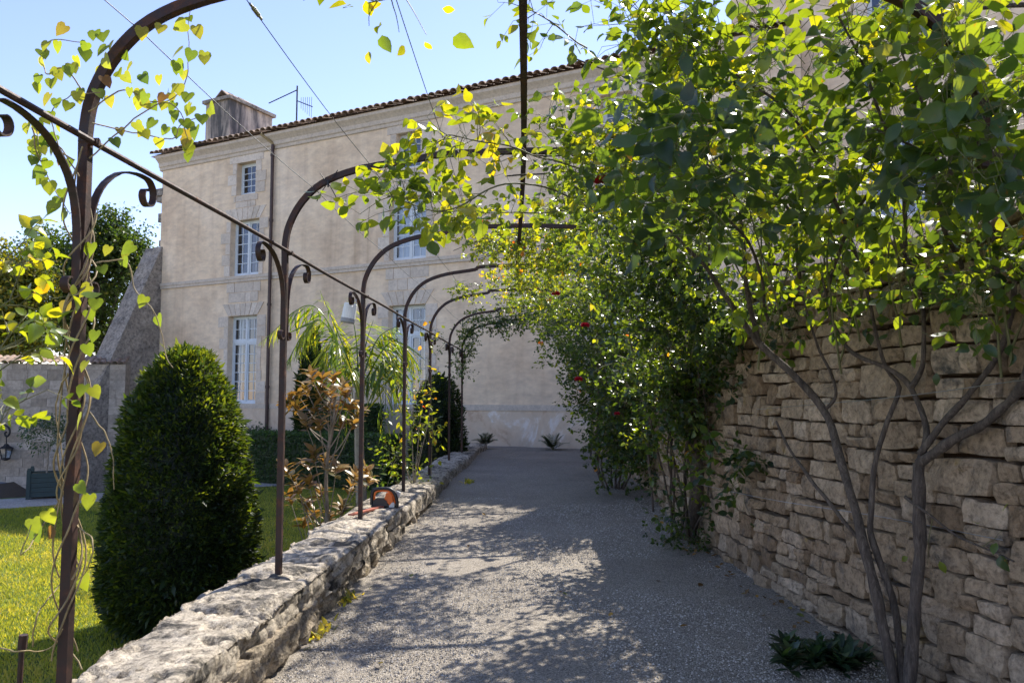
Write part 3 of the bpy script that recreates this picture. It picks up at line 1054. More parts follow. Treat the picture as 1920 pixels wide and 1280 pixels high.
# --- low terrace wall carrying the pergola posts
lw = empty('low_wall', (-1.8, 8, 0), 'low weathered limestone wall with worn capping slabs between lawn and path', 'stone wall')
LT = .415
mb = MB()
mb.box((-1.96, -3, LAWN - .1), (-1.63, 20.4, LT - .12))
mb.build('mortar_core', M['mortar'], lw)
rl = np.random.default_rng(33)
y = -1.0
while y < 20.2:
    L = rl.uniform(.75, 1.35) if y < 13 else rl.uniform(1.2, 1.9)
    if y + L > 20.35: L = 20.35 - y
    near = y < 8
    nx, ny = (72, 50) if near else (16, 14)
    # section ring: lawn-side underside -> top -> path-side underside
    th = .17 + rl.uniform(-.02, .05)
    xl, xr_ = -2.07 + rl.uniform(-.03, .03), -1.525 + rl.uniform(-.035, .035)
    tt = np.linspace(0, 1, ny)
    per = np.array([0, th, th + (xr_ - xl), 2 * th + (xr_ - xl)]); tot = per[-1]
    rx = np.interp(tt * tot, per, [xl, xl, xr_, xr_]); rz = np.interp(tt * tot, per, [-th, 0, 0, -th])
    # round the arrises
    cx_ = (xl + xr_) / 2
    edge = np.clip(1 - np.minimum(np.abs(rx - xl), np.abs(rx - xr_)) / .06, 0, 1)
    rz2 = rz - .03 * edge ** 2 * (rz > -.01)
    yy = y + .006 + (L - .012) * np.linspace(0, 1, nx)
    A = np.zeros((nx, ny, 3))
    A[:, :, 0] = rx[None]; A[:, :, 1] = yy[:, None]; A[:, :, 2] = LT + rz2[None] + rl.uniform(-.012, .012)
    q = A.reshape(-1, 3)
    nz = fbm(q * np.array([2.6, 2.6, 2.6]), 5, 4, .55).reshape(nx, ny)
    pit = np.clip(fbm(q * 9.0, 4, 14, .6).reshape(nx, ny) - .25, 0, 1)
    lay = fbm(q * np.array([5, 5, 26.0]), 3, 40).reshape(nx, ny)
    endf = np.clip(np.minimum(yy - y, y + L - yy) / .05, 0, 1)[:, None]
    A[:, :, 2] += nz * .026 - pit * .055 - (1 - endf) ** 2 * .03
    side = (rz < -.01)[None] * np.ones((nx, 1))
    sgn = np.where(rx > cx_, 1, -1)[None]
    A[:, :, 0] += sgn * (nz * .022 - pit * .03 + lay * .012 - (1 - endf) ** 2 * .02) * (side + .6 * edge[None])
    A[0, :, 2] -= .01
    m_ = MB(); m_.grid(A, rl.random())
    for row in (A[0], A[-1]):
        cc = np.array([cx_, row[0, 1], LT - th]); m_.add(np.vstack([row, cc[None]]), [[i, i + 1, ny] for i in range(ny - 1)], .3)
    o = m_.build('capping_slab', M['cap_stone'], lw, smooth=True)
    y += L
# stones of the face towards the path, and towards the lawn
for side_, xface, zlo in ((1, -1.585, None), (-1, -2.0, LAWN - .1)):
    rest = MB(); cnt = 0
    Lw = 20.6
    if side_ == 1:
        items = skyline(Lw, .52, rl, (.22, .7), (.14, .3))
    else:
        items = skyline(Lw, 1.05, rl, (.2, .6), (.14, .28))
    for (u, v, w, h) in items:
        yc = u - .6 if side_ == 1 else u - .6
        zc = (LT - .16) - v
        if side_ == 1 and zc + h / 2 < path_z(yc) - .06: continue
        near = side_ == 1 and yc < 14 and yc > 2
        S = stone_sheet(w, h, rl.uniform(.02, .075), rl, 14 if near else 5, 11 if near else 4, .03)
        V = np.stack([xface + side_ * S[:, :, 2], yc + S[:, :, 0], zc + S[:, :, 1]], 2)
        if side_ == 1: V = V
        else: V = V[::-1]
        tn = float(np.clip(.5 + .3 * rl.standard_normal(), 0, 1))
        if side_ == 1:
            m_ = MB(); m_.grid(V, tn); m_.build('stone', M['low_stone'], lw)
        else:
            rest.grid(V, tn)
    if side_ == -1: rest.build('stones', M['low_stone'], lw, smooth=True, kind='stuff')

# --- ashlar yard wall on the far left
yw = empty('yard_wall', (-20, 25, YARD), 'grey ashlar yard wall with a tiled coping left of the buttress', 'stone wall')
A0 = at(236, 690, 25.6); A1 = np.array([-34.0, 20.4])
wa, wb = np.array([A0[0], 25.6, 0]), np.array([-32.0, 21.5, 0])
wt = (wb - wa); WL = np.linalg.norm(wt); wt /= WL; wnrm = np.array([wt[1], -wt[0], 0]); wnrm = -wnrm if wnrm[1] > 0 else wnrm
YT = 2.72
mb = MB()
p = [wa, wb, wb - wnrm * .5, wa - wnrm * .5]
z0v, z1v = np.array([0, 0, YARD - .1]), np.array([0, 0, YT])
for i in range(4): mb.quad(p[i] + z0v, p[(i + 1) % 4] + z0v, p[(i + 1) % 4] + z1v, p[i] + z1v)
mb.quad(*[q + z1v for q in p])
mb.build('mortar_core', M['mortar_pale'], yw)
ra = np.random.default_rng(5)
z = YARD
while z < YT - .1:
    h = ra.uniform(.26, .36); h = min(h, YT - z)
    u = ra.uniform(-.3, 0)
    while u < 9.5:
        w = ra.uniform(.4, .85)
        a, b_ = max(u, 0), u + w
        pr_ = .008 + ra.random() * .012
        g_ = .007
        mb = MB()
        V = []
        for (uu, zz) in ((a + g_, z + g_), (b_ - g_, z + g_), (b_ - g_, z + h - g_), (a + g_, z + h - g_)):
            for o_ in (-.03, pr_): V.append(wa + wt * uu + wnrm * o_ + np.array([0, 0, zz]))
        mb.add(V, [[1, 3, 5, 7], [0, 2, 3, 1], [2, 4, 5, 3], [4, 6, 7, 5], [6, 0, 1, 7]], float(np.clip(.5 + .3 * ra.standard_normal(), 0, 1)))
        if b_ - a > .1: mb.build('stone', M['ashlar'], yw)
        u += w
    z += h
ym = tile_mesh('tile', .10, .085, .42)
YROT = math.atan2(wt[1], wt[0]); ysg = 1.0 if np.cross(wt, wnrm)[2] > 0 else -1.0
for arr in ym.V: arr[:, 1] *= ysg
yme = shared_piece(ym, 'tile', M['clay_tile'])
for u in np.arange(.1, 9.5, .21):
    for rowi in range(2):
        put('tile', yme, yw, wa + wt * u + wnrm * (.16 - rowi * .3) + np.array([0, 0, YT + .02 + rowi * .1 + random.uniform(-.01, .01)]), (-.32 * ysg, random.uniform(-.05, .05), YROT + random.uniform(-.05, .05)))


# ------------------------------------------------------------------ iron pergola
pg = empty('iron_pergola', (-1.8, 9, .4), 'rusty iron pergola of round-shouldered hoops with scrollwork brackets over the path', 'pergola')
HY = [.55, 2.9, 5.25, 7.58, 9.9, 12.13, 14.6, 16.85]
PX = -1.80
RODZ = 2.60


def right_foot(Y):
    return float(np.interp(Y, [0, 2.9, 5.25, 7.58, 9.9, 12.1, 14.6, 17], [1.75, 1.64, 1.52, 1.32, 1.1, 1.05, 1.05, 1.05]))


def hoop_pts(Y, n=44):
    xr_ = right_foot(Y); cx_ = (PX + xr_) / 2; hw = (xr_ - PX) / 2
    half = [(hw, LT - .03), (hw, 1.5), (hw, 2.45), (hw, 2.66), (hw - .03, 2.81), (hw - .12, 2.97), (hw - .27, 3.10), (hw - .52, 3.19), (hw - .9, 3.25), (hw * .33, 3.285), (0, 3.30)]
    left = [(cx_ - a, Y, z) for a, z in half]
    right = [(cx_ + a, Y, z) for a, z in half[::-1][1:]]
    k_ = len(right) - 3
    right = right[:k_ + 1] + [(xr_ + .01, Y, 2.56), (xr_ + .05, Y, 2.48), (max(xr_ + .09, float(wall_x(Y)) + .05), Y, 2.45)]
    return np.array(left + right), cx_


def hoop_at(Y, x):
    P, cx_ = hoop_pts(Y)
    Q = smooth_path(P, 200)
    m_ = Q[:, 2] > 2.7
    Q = Q[m_]
    return np.array([x, Y, np.interp(x, Q[:, 0], Q[:, 2])])


def spiral(c, r0, r1, a0, a1, n=16):
    a = np.linspace(a0, a1, n); r_ = np.linspace(r0, r1, n)
    return [(c[0] + q * math.cos(t), c[1] + q * math.sin(t)) for t, q in zip(a, r_)]


# one bracket in the (u along the rod, z) plane
low = spiral((.062, 2.035), .016, .046, math.pi * 2.6, math.pi * 1.0, 14)      # curl beside the post
stem = [(.020, 2.10), (.022, 2.2), (.034, 2.3), (.068, 2.4), (.13, 2.48), (.235, 2.55), (.36, 2.582)]
end = spiral((.455, 2.512), .075, .02, math.pi * .55, -math.pi * 1.55, 22)
SCROLL = smooth_path([(u, z, 0) for u, z in low + stem + end], 90)

ridge = []
for i, Y in enumerate(HY):
    P, cx_ = hoop_pts(Y)
    Q = smooth_path(P, 90)
    Q[:, 1] += .006 * np.sin(np.linspace(0, 5, 90) + i)
    w = MB()
    # box section 40 mm
    w.strip(Q, np.array([0, 1.0, 0]), .037, .039)
    arch = w.build('arch', M['rust'], pg)
    ridge.append(np.array([cx_, Y, 3.262]))
    for sgn in (-1, 1):
        pts = np.stack([np.full(90, PX + .004 * i % .01), Y + sgn * (.012 + SCROLL[:, 0]), SCROLL[:, 1]], 1)
        w = MB(); w.strip(pts, np.array([1.0, 0, 0]), .032, .007); w.build('scroll', M['rust'], arch)
    w = MB(); w.tube([(PX - .02, Y, RODZ), (PX + .055, Y, RODZ)], .016, 8); w.build('bolt', M['rust'], arch)
w = MB()
yy = np.linspace(-.6, 16.9, 60)
w.tube(np.stack([np.full(60, PX + .038), yy, RODZ + .004 * np.sin(yy * 1.7)], 1), .013, 8); w.build('tie_rod', M['rust'], pg)
w = MB(); rp = [np.array([ridge[0][0], -1.5, 3.262])] + ridge[:6]
w.strip(smooth_path(rp, 50), np.array([1.0, 0, 0]), .036, .036); w.build('ridge_bar', M['rust'], pg)

# training wires stretched from hoop to hoop
for x0, nm in ((-1.60, 'lowest'), (-1.20, 'middle'), (-.66, 'uppermost')):
    t_ = (x0 - PX) / (right_foot(5.25) - PX)
    pts = []
    for Y in [HY[0]] + HY[1:]:
        x = PX + t_ * (right_foot(Y) - PX) if x0 > -1 else x0
        pts.append(hoop_at(Y, x) + np.array([0, 0, -.0]))
    L_ = []
    for a, b_ in zip(pts, pts[1:]):
        t = np.linspace(0, 1, 9)[:-1, None]
        s_ = a * (1 - t) + b_ * t; s_[:, 2] -= (.02 * np.sin(math.pi * t[:, 0])); L_.append(s_)
    L_.append(pts[-1][None])
    wr = empty('training_wire', pts[0], f'thin steel wire strung between the hoops, {nm} of the three bare strands', 'wire', 'wires strung between the hoops')
    w = MB(); w.tube(np.vstack(L_), .0022, 5); w.build('strand', M['dull_wire'], wr)
    if nm == 'middle':
        c = at(474, 22, 2.75)
        a = np.array(pts[1]); b_ = np.array(pts[2]); dd = (b_ - a) / np.linalg.norm(b_ - a)
        base = a + dd * .14
        w = MB(); w.tube([base + np.array([.004, 0, .004]), base + dd * .07 + np.array([.004, 0, .004])], .004, 6)
        w.tube([base + np.array([-.004, 0, -.004]), base + dd * .07 + np.array([-.004, 0, -.004])], .004, 6); w.tube([base - dd * .03, base + dd * .1], .0065, 6)
        w.build('turnbuckle', M['steel'], wr)

# twisted offcut of wire on the second hoop
c = hoop_at(5.25, -1.50)
w = MB()
for dx, dz in ((-.055, .07), (.07, .09), (-.075, -.13), (.065, -.11)):
    w.tube(smooth_path([c + np.array([0, -.03, -.03]), c + np.array([dx * .45, -.032, dz * .4 - .03]), c + np.array([dx, -.03, dz - .03])], 8), .0032, 5)
w.tube([c + np.array([0, -.03, -.01]), c + np.array([0.004, -.032, -.06])], .006, 6)
tag(recentre(w.build('wire_tie', M['black_iron'])), 'crossed ends of a dark wire tie on a bare hoop', 'wire tie')

# white lamp hanging at the third visible post
lp = empty('hanging_lamp', at(655, 600, 7.3), 'small white cylindrical lamp hanging from a scroll of the pergola', 'lamp')
c = at(655, 585, 7.3); tl = Matrix.Rotation(R(10), 3, 'Y'); Mt = np.array(tl)
w = MB(); w.lathe(c, [(.0, .085), (.055, .085), (.062, .078), (.066, -.06), (.0, -.06)], 20, M=Mt); w.build('lamp_shade', M['white_shade'], lp, smooth=False)
w = MB(); w.lathe(c, [(.067, -.06), (.068, -.095), (.06, -.105), (0, -.105), ], 20, M=Mt); w.build('base_ring', M['grey_plastic'], lp)
top = np.array([PX, HY[3] - .46, 2.44])
w = MB(); w.tube(smooth_path([c + Mt @ np.array([.05, 0, .05]), c + np.array([.06, .02, .13]), top], 8), .003, 5); w.build('hanger', M['steel'], lp)

# ------------------------------------------------------------------ hedge trimmer on the low wall
ht = empty('hedge_trimmer', (-1.78, 8.15, LT), 'orange and black hedge trimmer lying on the low wall', 'hedge trimmer')
c = at(721, 934, 8.3); c[2] = LT + .012
ex = RT.copy(); ez = np.array([0, 0, 1.0]); ey = np.array([-RT[1], RT[0], 0])


def tp(u, v, w_=0.0):
    return c + ex * u + ez * v + ey * w_


loop = [(-.135, .03), (-.135, .13), (-.125, .175), (-.09, .198), (0, .203), (.055, .196), (.095, .165), (.125, .10), (.135, .03), (.12, .005), (.06, .0), (-.04, .008), (-.115, .015)]
Lp = smooth_path([tp(u, v) for u, v in loop + loop[:1]], 60)
w = MB(); w.tube(Lp, .019, 8); w.build('handle_guard', M['black_plastic'], ht, smooth=True)
Li = np.array([tp(u * .8 + .002, (v - .1) * .78 + .1, -.006) for u, v in loop[:9]])
w = MB(); w.tube(smooth_path(Li, 40), .011, 6); w.build('grip_trim', M['orange_plastic'], ht, smooth=True)


def slab(pts, w0, w1):
    n = len(pts); mb = MB()
    A = np.array([tp(u, v, w0) for u, v in pts]); B = np.array([tp(u, v, w1) for u, v in pts])
    mb.add(np.vstack([A, B]), [[i, (i + 1) % n, n + (i + 1) % n, n + i] for i in range(n)])
    for arr, s_ in ((A, 1), (B, -1)):
        cc = arr.mean(0); mb.add(np.vstack([arr, cc[None]]), [[i, (i + 1) % n, n] for i in range(n)])
    return mb


slab([(-.115, .02), (-.115, .08), (-.085, .105), (.0, .10), (.03, .075), (.045, .02)], -.045, .06).build('motor_housing', M['black_plastic'], ht)
slab([(.005, .10), (.02, .155), (.06, .165), (.085, .13), (.095, .07), (.06, .03), (.035, .06)], -.035, .055).build('body', M['orange_plastic'], ht)
slab([(.05, .02), (.09, .065), (.11, .05), (.11, .012), (.06, .008)], -.04, .04).build('side_panel', M['pale_plastic'], ht)
slab([(.09, .13), (.115, .165), (.155, .15), (.15, .10), (.12, .09)], .06, .14).build('front_handle', M['pale_plastic'], ht)
w = MB()
bd = np.array([-.30, -.95, 0]); bd /= np.linalg.norm(bd); bp = np.array([bd[1], -bd[0], 0])
b0_ = tp(-.02, .012, -.05)
V = []
for t in (0, .62):
    for s_ in (-.028, .028):
        for z in (0, .016): V.append(b0_ + bd * t + bp * s_ + np.array([0, 0, z]))
w.add(V, [[0, 2, 6, 4], [1, 5, 7, 3], [0, 4, 5, 1], [2, 3, 7, 6], [4, 6, 7, 5], [0, 1, 3, 2]])
w.build('blade', M['red_blade'], ht)


# ------------------------------------------------------------------ plants
LEAF = {}
# outline templates: (x across, y along, z up) with a fold along the midrib and a drooping tip
def leaf_template(w, fold=.22, droop=.18, heart=0.0, n=4):
    ys = np.linspace(0, 1, n + 1)
    prof = {4: [0.0, .82, 1.0, .68, 0]}.get(n) or [0.0, 1, 0]
    V, F = [], []
    for i, y in enumerate(ys):
        yb = y
        V.append([0, y, -droop * y * y])
        if 0 < i < n or (heart and i == 0):
            ww = w * (prof[i] if i else .55)
            oy = -heart * .28 if (heart and i == 0) else 0
            for s_ in (-1, 1): V.append([s_ * ww, y + oy, fold * ww - droop * y * y])
    V = np.array(V)
    # index rows
    rows = []; k = 0
    for i in range(n + 1):
        has = (0 < i < n) or (heart and i == 0)
        rows.append((k, k + 1 if has else k, k + 2 if has else k)); k += 3 if has else 1
    for a, b_ in zip(rows, rows[1:]):
        for side in (1, 2):
            q = [a[0], a[side], b_[side], b_[0]]
            if side == 2: q = q[::-1]
            u_ = []
            for v in q:
                if v not in u_: u_.append(v)
            if len(u_) >= 3: F.append(u_)
    F3 = []
    for f in F:
        F3.append(f[:3])
        if len(f) == 4: F3.append([f[0], f[2], f[3]])
    return V, np.array(F3)


LEAF['rose'] = leaf_template(.36, .25, .15)
LEAF['rose_far'] = leaf_template(.38, .2, .1, n=2)
LEAF['big'] = leaf_template(.34, .22, .22)
_hm = [(0, 0), (0, .28), (0, .6), (0, 1)]
_ho = [(.2, -.14), (.42, -.07), (.52, .17), (.38, .55)]
_hv = [[x, y, -.12 * y * y] for x, y in _hm] + [[sg * x, y, .13 * x - .12 * y * y] for sg in (1, -1) for x, y in _ho]
_hf = []
for o_ in (4, 8):
    t_ = [[0, o_, o_ + 1], [0, o_ + 1, o_ + 2], [0, o_ + 2, 1], [1, o_ + 2, o_ + 3], [1, o_ + 3, 2], [2, o_ + 3, 3]]
    _hf += t_ if o_ == 4 else [f[::-1] for f in t_]
LEAF['heart'] = (np.array(_hv), np.array(_hf))
LEAF['long'] = leaf_template(.19, .2, .25)
LEAF['needle'] = leaf_template(.16, .1, .1, n=2)
VARIANTS = {'rose': ['rose', 'rose_b', 'rose_c'], 'big': ['big', 'big_b', 'big_c']}
LEAF['rose_b'] = leaf_template(.40, .55, .42)
LEAF['rose_c'] = leaf_template(.31, -.1, -.15)
LEAF['big_b'] = leaf_template(.39, .5, .5)
LEAF['big_c'] = leaf_template(.29, .05, -.2)
for nm_ in ('rose_b', 'big_b'): LEAF[nm_][0][:, 0] += .14 * LEAF[nm_][0][:, 1] ** 2      # bent to one side
for nm_ in ('rose_c', 'big_c'): LEAF[nm_][0][:, 2] += .18 * LEAF[nm_][0][:, 0] * LEAF[nm_][0][:, 1]


def unit(v):
    return v / (np.linalg.norm(v, axis=-1, keepdims=True) + 1e-9)


def frames(D, Nn):
    D = unit(D); Xs = unit(np.cross(D, Nn)); Z = np.cross(Xs, D)
    return Xs, D, Z


def leaf_mb(tmpl, P, D, Nn, S, T, mb=None):
    """all leaves in one mesh"""
    V0, F0 = LEAF[tmpl]
    Xs, Yd, Z = frames(D, Nn)
    V = P[:, None] + S[:, None, None] * (V0[None, :, :1] * Xs[:, None] + V0[None, :, 1:2] * Yd[:, None] + V0[None, :, 2:3] * Z[:, None])
    n = len(P)
    F = (F0[None] + (np.arange(n) * len(V0))[:, None, None]).reshape(-1, 3)
    mb = mb or MB()
    mb.add(V.reshape(-1, 3), F, np.repeat(T, len(F0)))
    return mb


LEAF_ME = {}
def leaf_mesh(tmpl, mat, tint):
    tb = round(float(tint) * 12) / 12
    key = (tmpl, mat, tb)
    if key not in LEAF_ME:
        mb = MB(); mb.add(LEAF[tmpl][0], LEAF[tmpl][1], tb)
        me = mb.mesh('leaf'); me.materials.append(M[mat])
        me.polygons.foreach_set('use_smooth', np.ones(len(me.polygons), bool))
        LEAF_ME[key] = me
    return LEAF_ME[key]


class Plant:
    def __init__(self, root, seed, tmpl='rose', mat='rose_leaf'):
        self.root, self.r = root, np.random.default_rng(seed)
        self.tmpl, self.mat = tmpl, mat
        self.grow, self.many = (1.4, 1.35) if mat == 'rose_leaf' and tmpl in ('rose', 'big') else (1.0, 1.0)
        self.L = []           # pos, dir, normal, size, tint
        self.tw = MB()

    def leaf(self, p, d, n, s, t):
        self.L.append((p, d, n, s, t))

    def twig(self, p, d, length, nodes, ls, k=3, tint=(.15, .55), droop=.5, stem_r=.0025, hot=0.0):
        r = self.r
        ls = ls * self.grow; length = length * self.grow ** .5
        d = unit(np.asarray(d, float)); pts = [np.asarray(p, float)]
        step = length / nodes
        side = unit(np.cross(d, r.standard_normal(3)))
        young = r.random() < hot
        for i in range(nodes):
            d = unit(d + r.standard_normal(3) * .16 + np.array([0, 0, -droop * step * 1.6]))
            pts.append(pts[-1] + d * step)
            side = unit(np.cross(d, np.cross(side, d)) * -1 + r.standard_normal(3) * .45)
            side = unit(side - d * (side @ d))
            pd = unit(side * .9 + d * .5 + np.array([0, 0, .15]))
            q = pts[-1]
            up = unit(np.array([0, 0, 1.0]) + r.standard_normal(3) * .55)
            tt = r.uniform(*tint) + (.35 * i / nodes if young else 0)
            rl_ = ls * 1.5
            axis = pd
            lat = unit(np.cross(pd, up))
            def put_(pos, dr, sc_):
                if r.random() < .07: return
                dd = unit(dr + np.array([0, 0, -.35]) + r.standard_normal(3) * .22)
                self.leaf(pos, dd, unit(up + r.standard_normal(3) * .5), sc_ * r.uniform(.62, 1.22), float(np.clip(tt + r.normal(0, .07), 0, 1)))
            put_(q + axis * rl_, axis, ls)
            if k >= 3:
                for sg in (-1, 1): put_(q + axis * rl_ * .72, lat * sg + axis * .45, ls * .85)
            if k >= 5:
                for sg in (-1, 1): put_(q + axis * rl_ * .38, lat * sg + axis * .35, ls * .7)
            if k > 1: self.tw.tube([q, q + axis * rl_], .0012, 3, cap=False)
        self.tw.tube(np.array(pts), np.linspace(stem_r, .0012, len(pts)), 4, cap=False)

    def blob(self, px, py, Y, rx, ry, rY, n, length=.35, nodes=5, ls=.05, k=3, tint=(.15, .55), bias=(-.2, -.2, .3), droop=.5, hot=.06):
        r = self.r
        c = at(px, py, Y)
        rad = np.array([rx * Y / F_PX, rY, ry * Y / F_PX])
        for _ in range(int(n * self.many)):
            v = unit(r.standard_normal(3)) * r.random() ** .45
            p = c + v * rad
            d = v * .7 + np.array(bias) + r.standard_normal(3) * .5
            if p[0] > wall_x(p[1]) - .04 and p[2] < WT + .1: continue
            self.twig(p - unit(d) * length * .4, d, length * r.uniform(.6, 1.25), nodes, ls, k, tint, droop, hot=hot)

    def cane(self, pts, r0, r1, mat='bark', n=34, name='stem', twigs=0, wob=.012, **kw):
        pts = [np.asarray(q, float) for q in pts]
        for qi, q in enumerate(pts):
            for _ in range(40):
                if q[0] > wall_x(q[1]) - .07 and q[2] < WT + .12 and q[2] > .12: q = CAM + (q - CAM) * .985
            pts[qi] = q
        Pth = smooth_path(pts, n)
        Pth = Pth + np.stack([vnoise(Pth * 5 + 7 * i, i) for i in range(3)], 1) * wob
        w = MB(); rad = np.linspace(r0, r1, n) * (1 + .16 * vnoise(Pth * 14, 3) + .08 * vnoise(Pth * 45, 6))
        w.tube(Pth, rad, 8 if r0 > .008 else 5)
        w.build(name, M[mat], self.root, smooth=True)
        r = self.r
        T = unit(np.gradient(Pth, axis=0))
        for j in range(twigs):
            i = int(r.uniform(kw.get('from_', .25), 1) * (n - 1))
            d = unit(T[i] * .5 + r.standard_normal(3) * .7 + np.array([0, 0, .1]))
            self.twig(Pth[i], d, kw.get('length', .25) * r.uniform(.6, 1.2), kw.get('nodes', 4), kw.get('ls', .05), kw.get('k', 3), kw.get('tint', (.2, .6)), kw.get('droop', .6), hot=kw.get('hot', .1))
        return Pth

    def finish(self, individuals=300, stem_mat='green_stem', far_tmpl=None, part='foliage'):
        if not self.L: return
        P = np.array([l[0] for l in self.L]); D = np.array([l[1] for l in self.L]); Nn = np.array([l[2] for l in self.L])
        S = np.array([l[3] for l in self.L]); T = np.array([l[4] for l in self.L])
        # keep blades out of the tall wall
        keep = ~((P[:, 0] > np.interp(P[:, 1], WALL_Y, WALL_X) - .03) & (P[:, 2] < WT)) | (P[:, 0] < -.5)
        P, D, Nn, S, T = P[keep], D[keep], Nn[keep], S[keep], T[keep]
        v = P - CAM; z = v @ FW
        px = 960 + F_PX * (v @ RT) / z; py = 640 - F_PX * (v @ UP) / z
        ins = (z > .3) & (px > 0) & (px < 1920) & (py > 0) & (py < 1280)
        size = np.where(ins, S / np.maximum(z, .3), 0)
        order = np.argsort(-size)
        ind = order[:individuals]
        ind = ind[size[ind] * F_PX > 9.0]
        rest = np.setdiff1d(np.arange(len(P)), ind)
        off = origin(self.root)
        if len(ind):
            Xs, Yd, Z = frames(D[ind], Nn[ind])
            for a, i in enumerate(ind):
                vt = VARIANTS.get(self.tmpl, [self.tmpl]); o = bpy.data.objects.new('leaf', leaf_mesh(vt[i % len(vt)], self.mat, T[i]))
                col.objects.link(o); o.parent = self.root
                s_ = S[i]; q = P[i] - off
                o.matrix_basis = Matrix(((Xs[a][0] * s_, Yd[a][0] * s_, Z[a][0] * s_, q[0]), (Xs[a][1] * s_, Yd[a][1] * s_, Z[a][1] * s_, q[1]), (Xs[a][2] * s_, Yd[a][2] * s_, Z[a][2] * s_, q[2]), (0, 0, 0, 1)))
        if len(rest):
            vt = VARIANTS.get(far_tmpl or self.tmpl, [far_tmpl or self.tmpl]); lm_ = MB()
            for vi, vn in enumerate(vt):
                q_ = rest[rest % len(vt) == vi]
                if len(q_): leaf_mb(vn, P[q_], D[q_], Nn[q_], S[q_], T[q_], lm_)
            lm_.build(part, M[self.mat], self.root, smooth=True, kind='stuff')
        if self.tw.n: self.tw.build('twigs', M[stem_mat], self.root, kind='stuff')


def rose(plant, p, size=.04):
    r = plant.r
    mb = MB()
    for ring, (n, tilt, sc_) in enumerate(((3, .25, .5), (5, .55, .75), (6, 1.0, 1.0), (6, 1.35, 1.05))):
        for i in range(n):
            a = 2 * math.pi * i / n + ring * .5
            d = np.array([math.cos(a) * math.sin(tilt), math.sin(a) * math.sin(tilt) - .2, math.cos(tilt)])
            d = unit(d); up = unit(np.array([-math.cos(a), -math.sin(a), .5]))
            V0, F0 = leaf_template(.62, -.35, -.2)
            Xs, Yd, Z = frames(d[None], up[None])
            V = p + size * sc_ * (V0[:, :1] * Xs + V0[:, 1:2] * Yd + V0[:, 2:3] * Z)
            mb.add(V, F0)
    mb.build('rose_bloom', M['petal'], plant.root)


# ---- near climber in front of the wall, trunks from the foot of the wall
b1_ = np.array([1.80, 4.30, -.02])
pl1 = Plant(empty('climbing_shrub', b1_, 'large-leaved climber with three bare trunks before the rubble wall', 'climber', 'climbers on the rubble wall'), 101, 'big')
Yb = 4.28
pl1.cane([at(1690, 1345, Yb), at(1668, 1230, 4.3), at(1640, 1090, 4.35), at(1605, 960, 4.5), at(1573, 850, 4.7), at(1545, 770, 4.85), at(1482, 695, 4.95), at(1420, 642, 5.0)], .031, .022)
pl1.cane([at(1420, 642, 5.0), at(1375, 580, 4.9), at(1320, 500, 4.8), at(1250, 430, 4.6)], .022, .008, twigs=5, ls=.06)
pl1.cane([at(1420, 642, 5.0), at(1400, 540, 4.8), at(1390, 420, 4.5), at(1350, 280, 4.3)], .017, .007, twigs=5, ls=.06)
pl1.cane([at(1700, 1345, 4.2), at(1712, 1200, 4.2), at(1722, 1050, 4.2), at(1726, 950, 4.2), at(1727, 868, 4.2)], .035, .031)
pl1.cane([at(1727, 868, 4.2), at(1790, 825, 4.1), at(1860, 785, 4.0), at(1925, 700, 3.85), at(1945, 600, 3.7)], .028, .017)
pl1.cane([at(1727, 850, 4.2), at(1772, 790, 4.15), at(1820, 735, 4.05), at(1880, 650, 3.9), at(1905, 520, 3.7)], .019, .012)
pl1.cane([at(1727, 868, 4.2), at(1738, 805, 4.25), at(1712, 728, 4.35), at(1670, 695, 4.4), at(1598, 658, 4.5), at(1560, 600, 4.5), at(1540, 520, 4.4)], .019, .008)
pl1.cane([at(1712, 728, 4.35), at(1733, 680, 4.3), at(1728, 610, 4.2), at(1722, 540, 4.0), at(1690, 460, 3.8)], .015, .008)
pl1.cane([at(1696, 1340, 4.25), at(1680, 1150, 4.35), at(1648, 1040, 4.4), at(1632, 980, 4.45), at(1637, 880, 4.45), at(1660, 800, 4.45), at(1690, 730, 4.45), at(1662, 690, 4.45), at(1640, 600, 4.4), at(1612, 500, 4.2), at(1580, 420, 4.0)], .022, .007)
pl1.cane([at(1636, 1040, 4.45), at(1560, 950, 4.6), at(1490, 860, 4.8), at(1455, 790, 4.9)], .014, .007)
pl1.cane([at(1545, 770, 4.85), at(1567, 740, 4.8), at(1556, 690, 4.75), at(1530, 640, 4.7), at(1505, 560, 4.5)], .012, .006)
pl1.cane([at(1700, 930, 4.3), at(1740, 960, 4.1), at(1800, 1005, 4.0), at(1900, 1050, 3.85)], .009, .004, twigs=2, ls=.05, k=1)
for i in range(16):
    x0 = random.uniform(1400, 1900); y0 = random.uniform(560, 720); Y0 = float(np.interp(x0, [1400, 1900], [5.2, 3.8])) - random.uniform(0, .25)
    x1 = x0 + random.uniform(-110, 60); y1 = y0 - random.uniform(220, 420)
    pl1.cane([at(x0, y0, Y0), at((x0 + x1) / 2 + random.uniform(-30, 30), (y0 + y1) / 2, Y0 - .25), at(x1, y1, Y0 - .45)], .007, .0035, 'green_stem', twigs=3, ls=.06, k=3, length=.2)
pl1.blob(1560, 110, 3.4, 170, 105, .4, 21, .34, 5, .07, 3, (.25, .6))
pl1.blob(1720, 290, 3.3, 180, 100, .35, 22, .34, 5, .072, 3, (.12, .5))
pl1.blob(1830, 300, 2.75, 80, 110, .2, 12, .28, 4, .066, 3, (.1, .5))
pl1.blob(1450, 300, 4.0, 130, 110, .45, 25, .34, 5, .06, 3, (.15, .55))
pl1.blob(1330, 320, 3.0, 120, 75, .25, 14, .3, 4, .075, 3, (.02, .35), droop=.8)
pl1.blob(1480, 420, 4.6, 120, 70, .4, 24, .3, 5, .05, 3, (.15, .6))
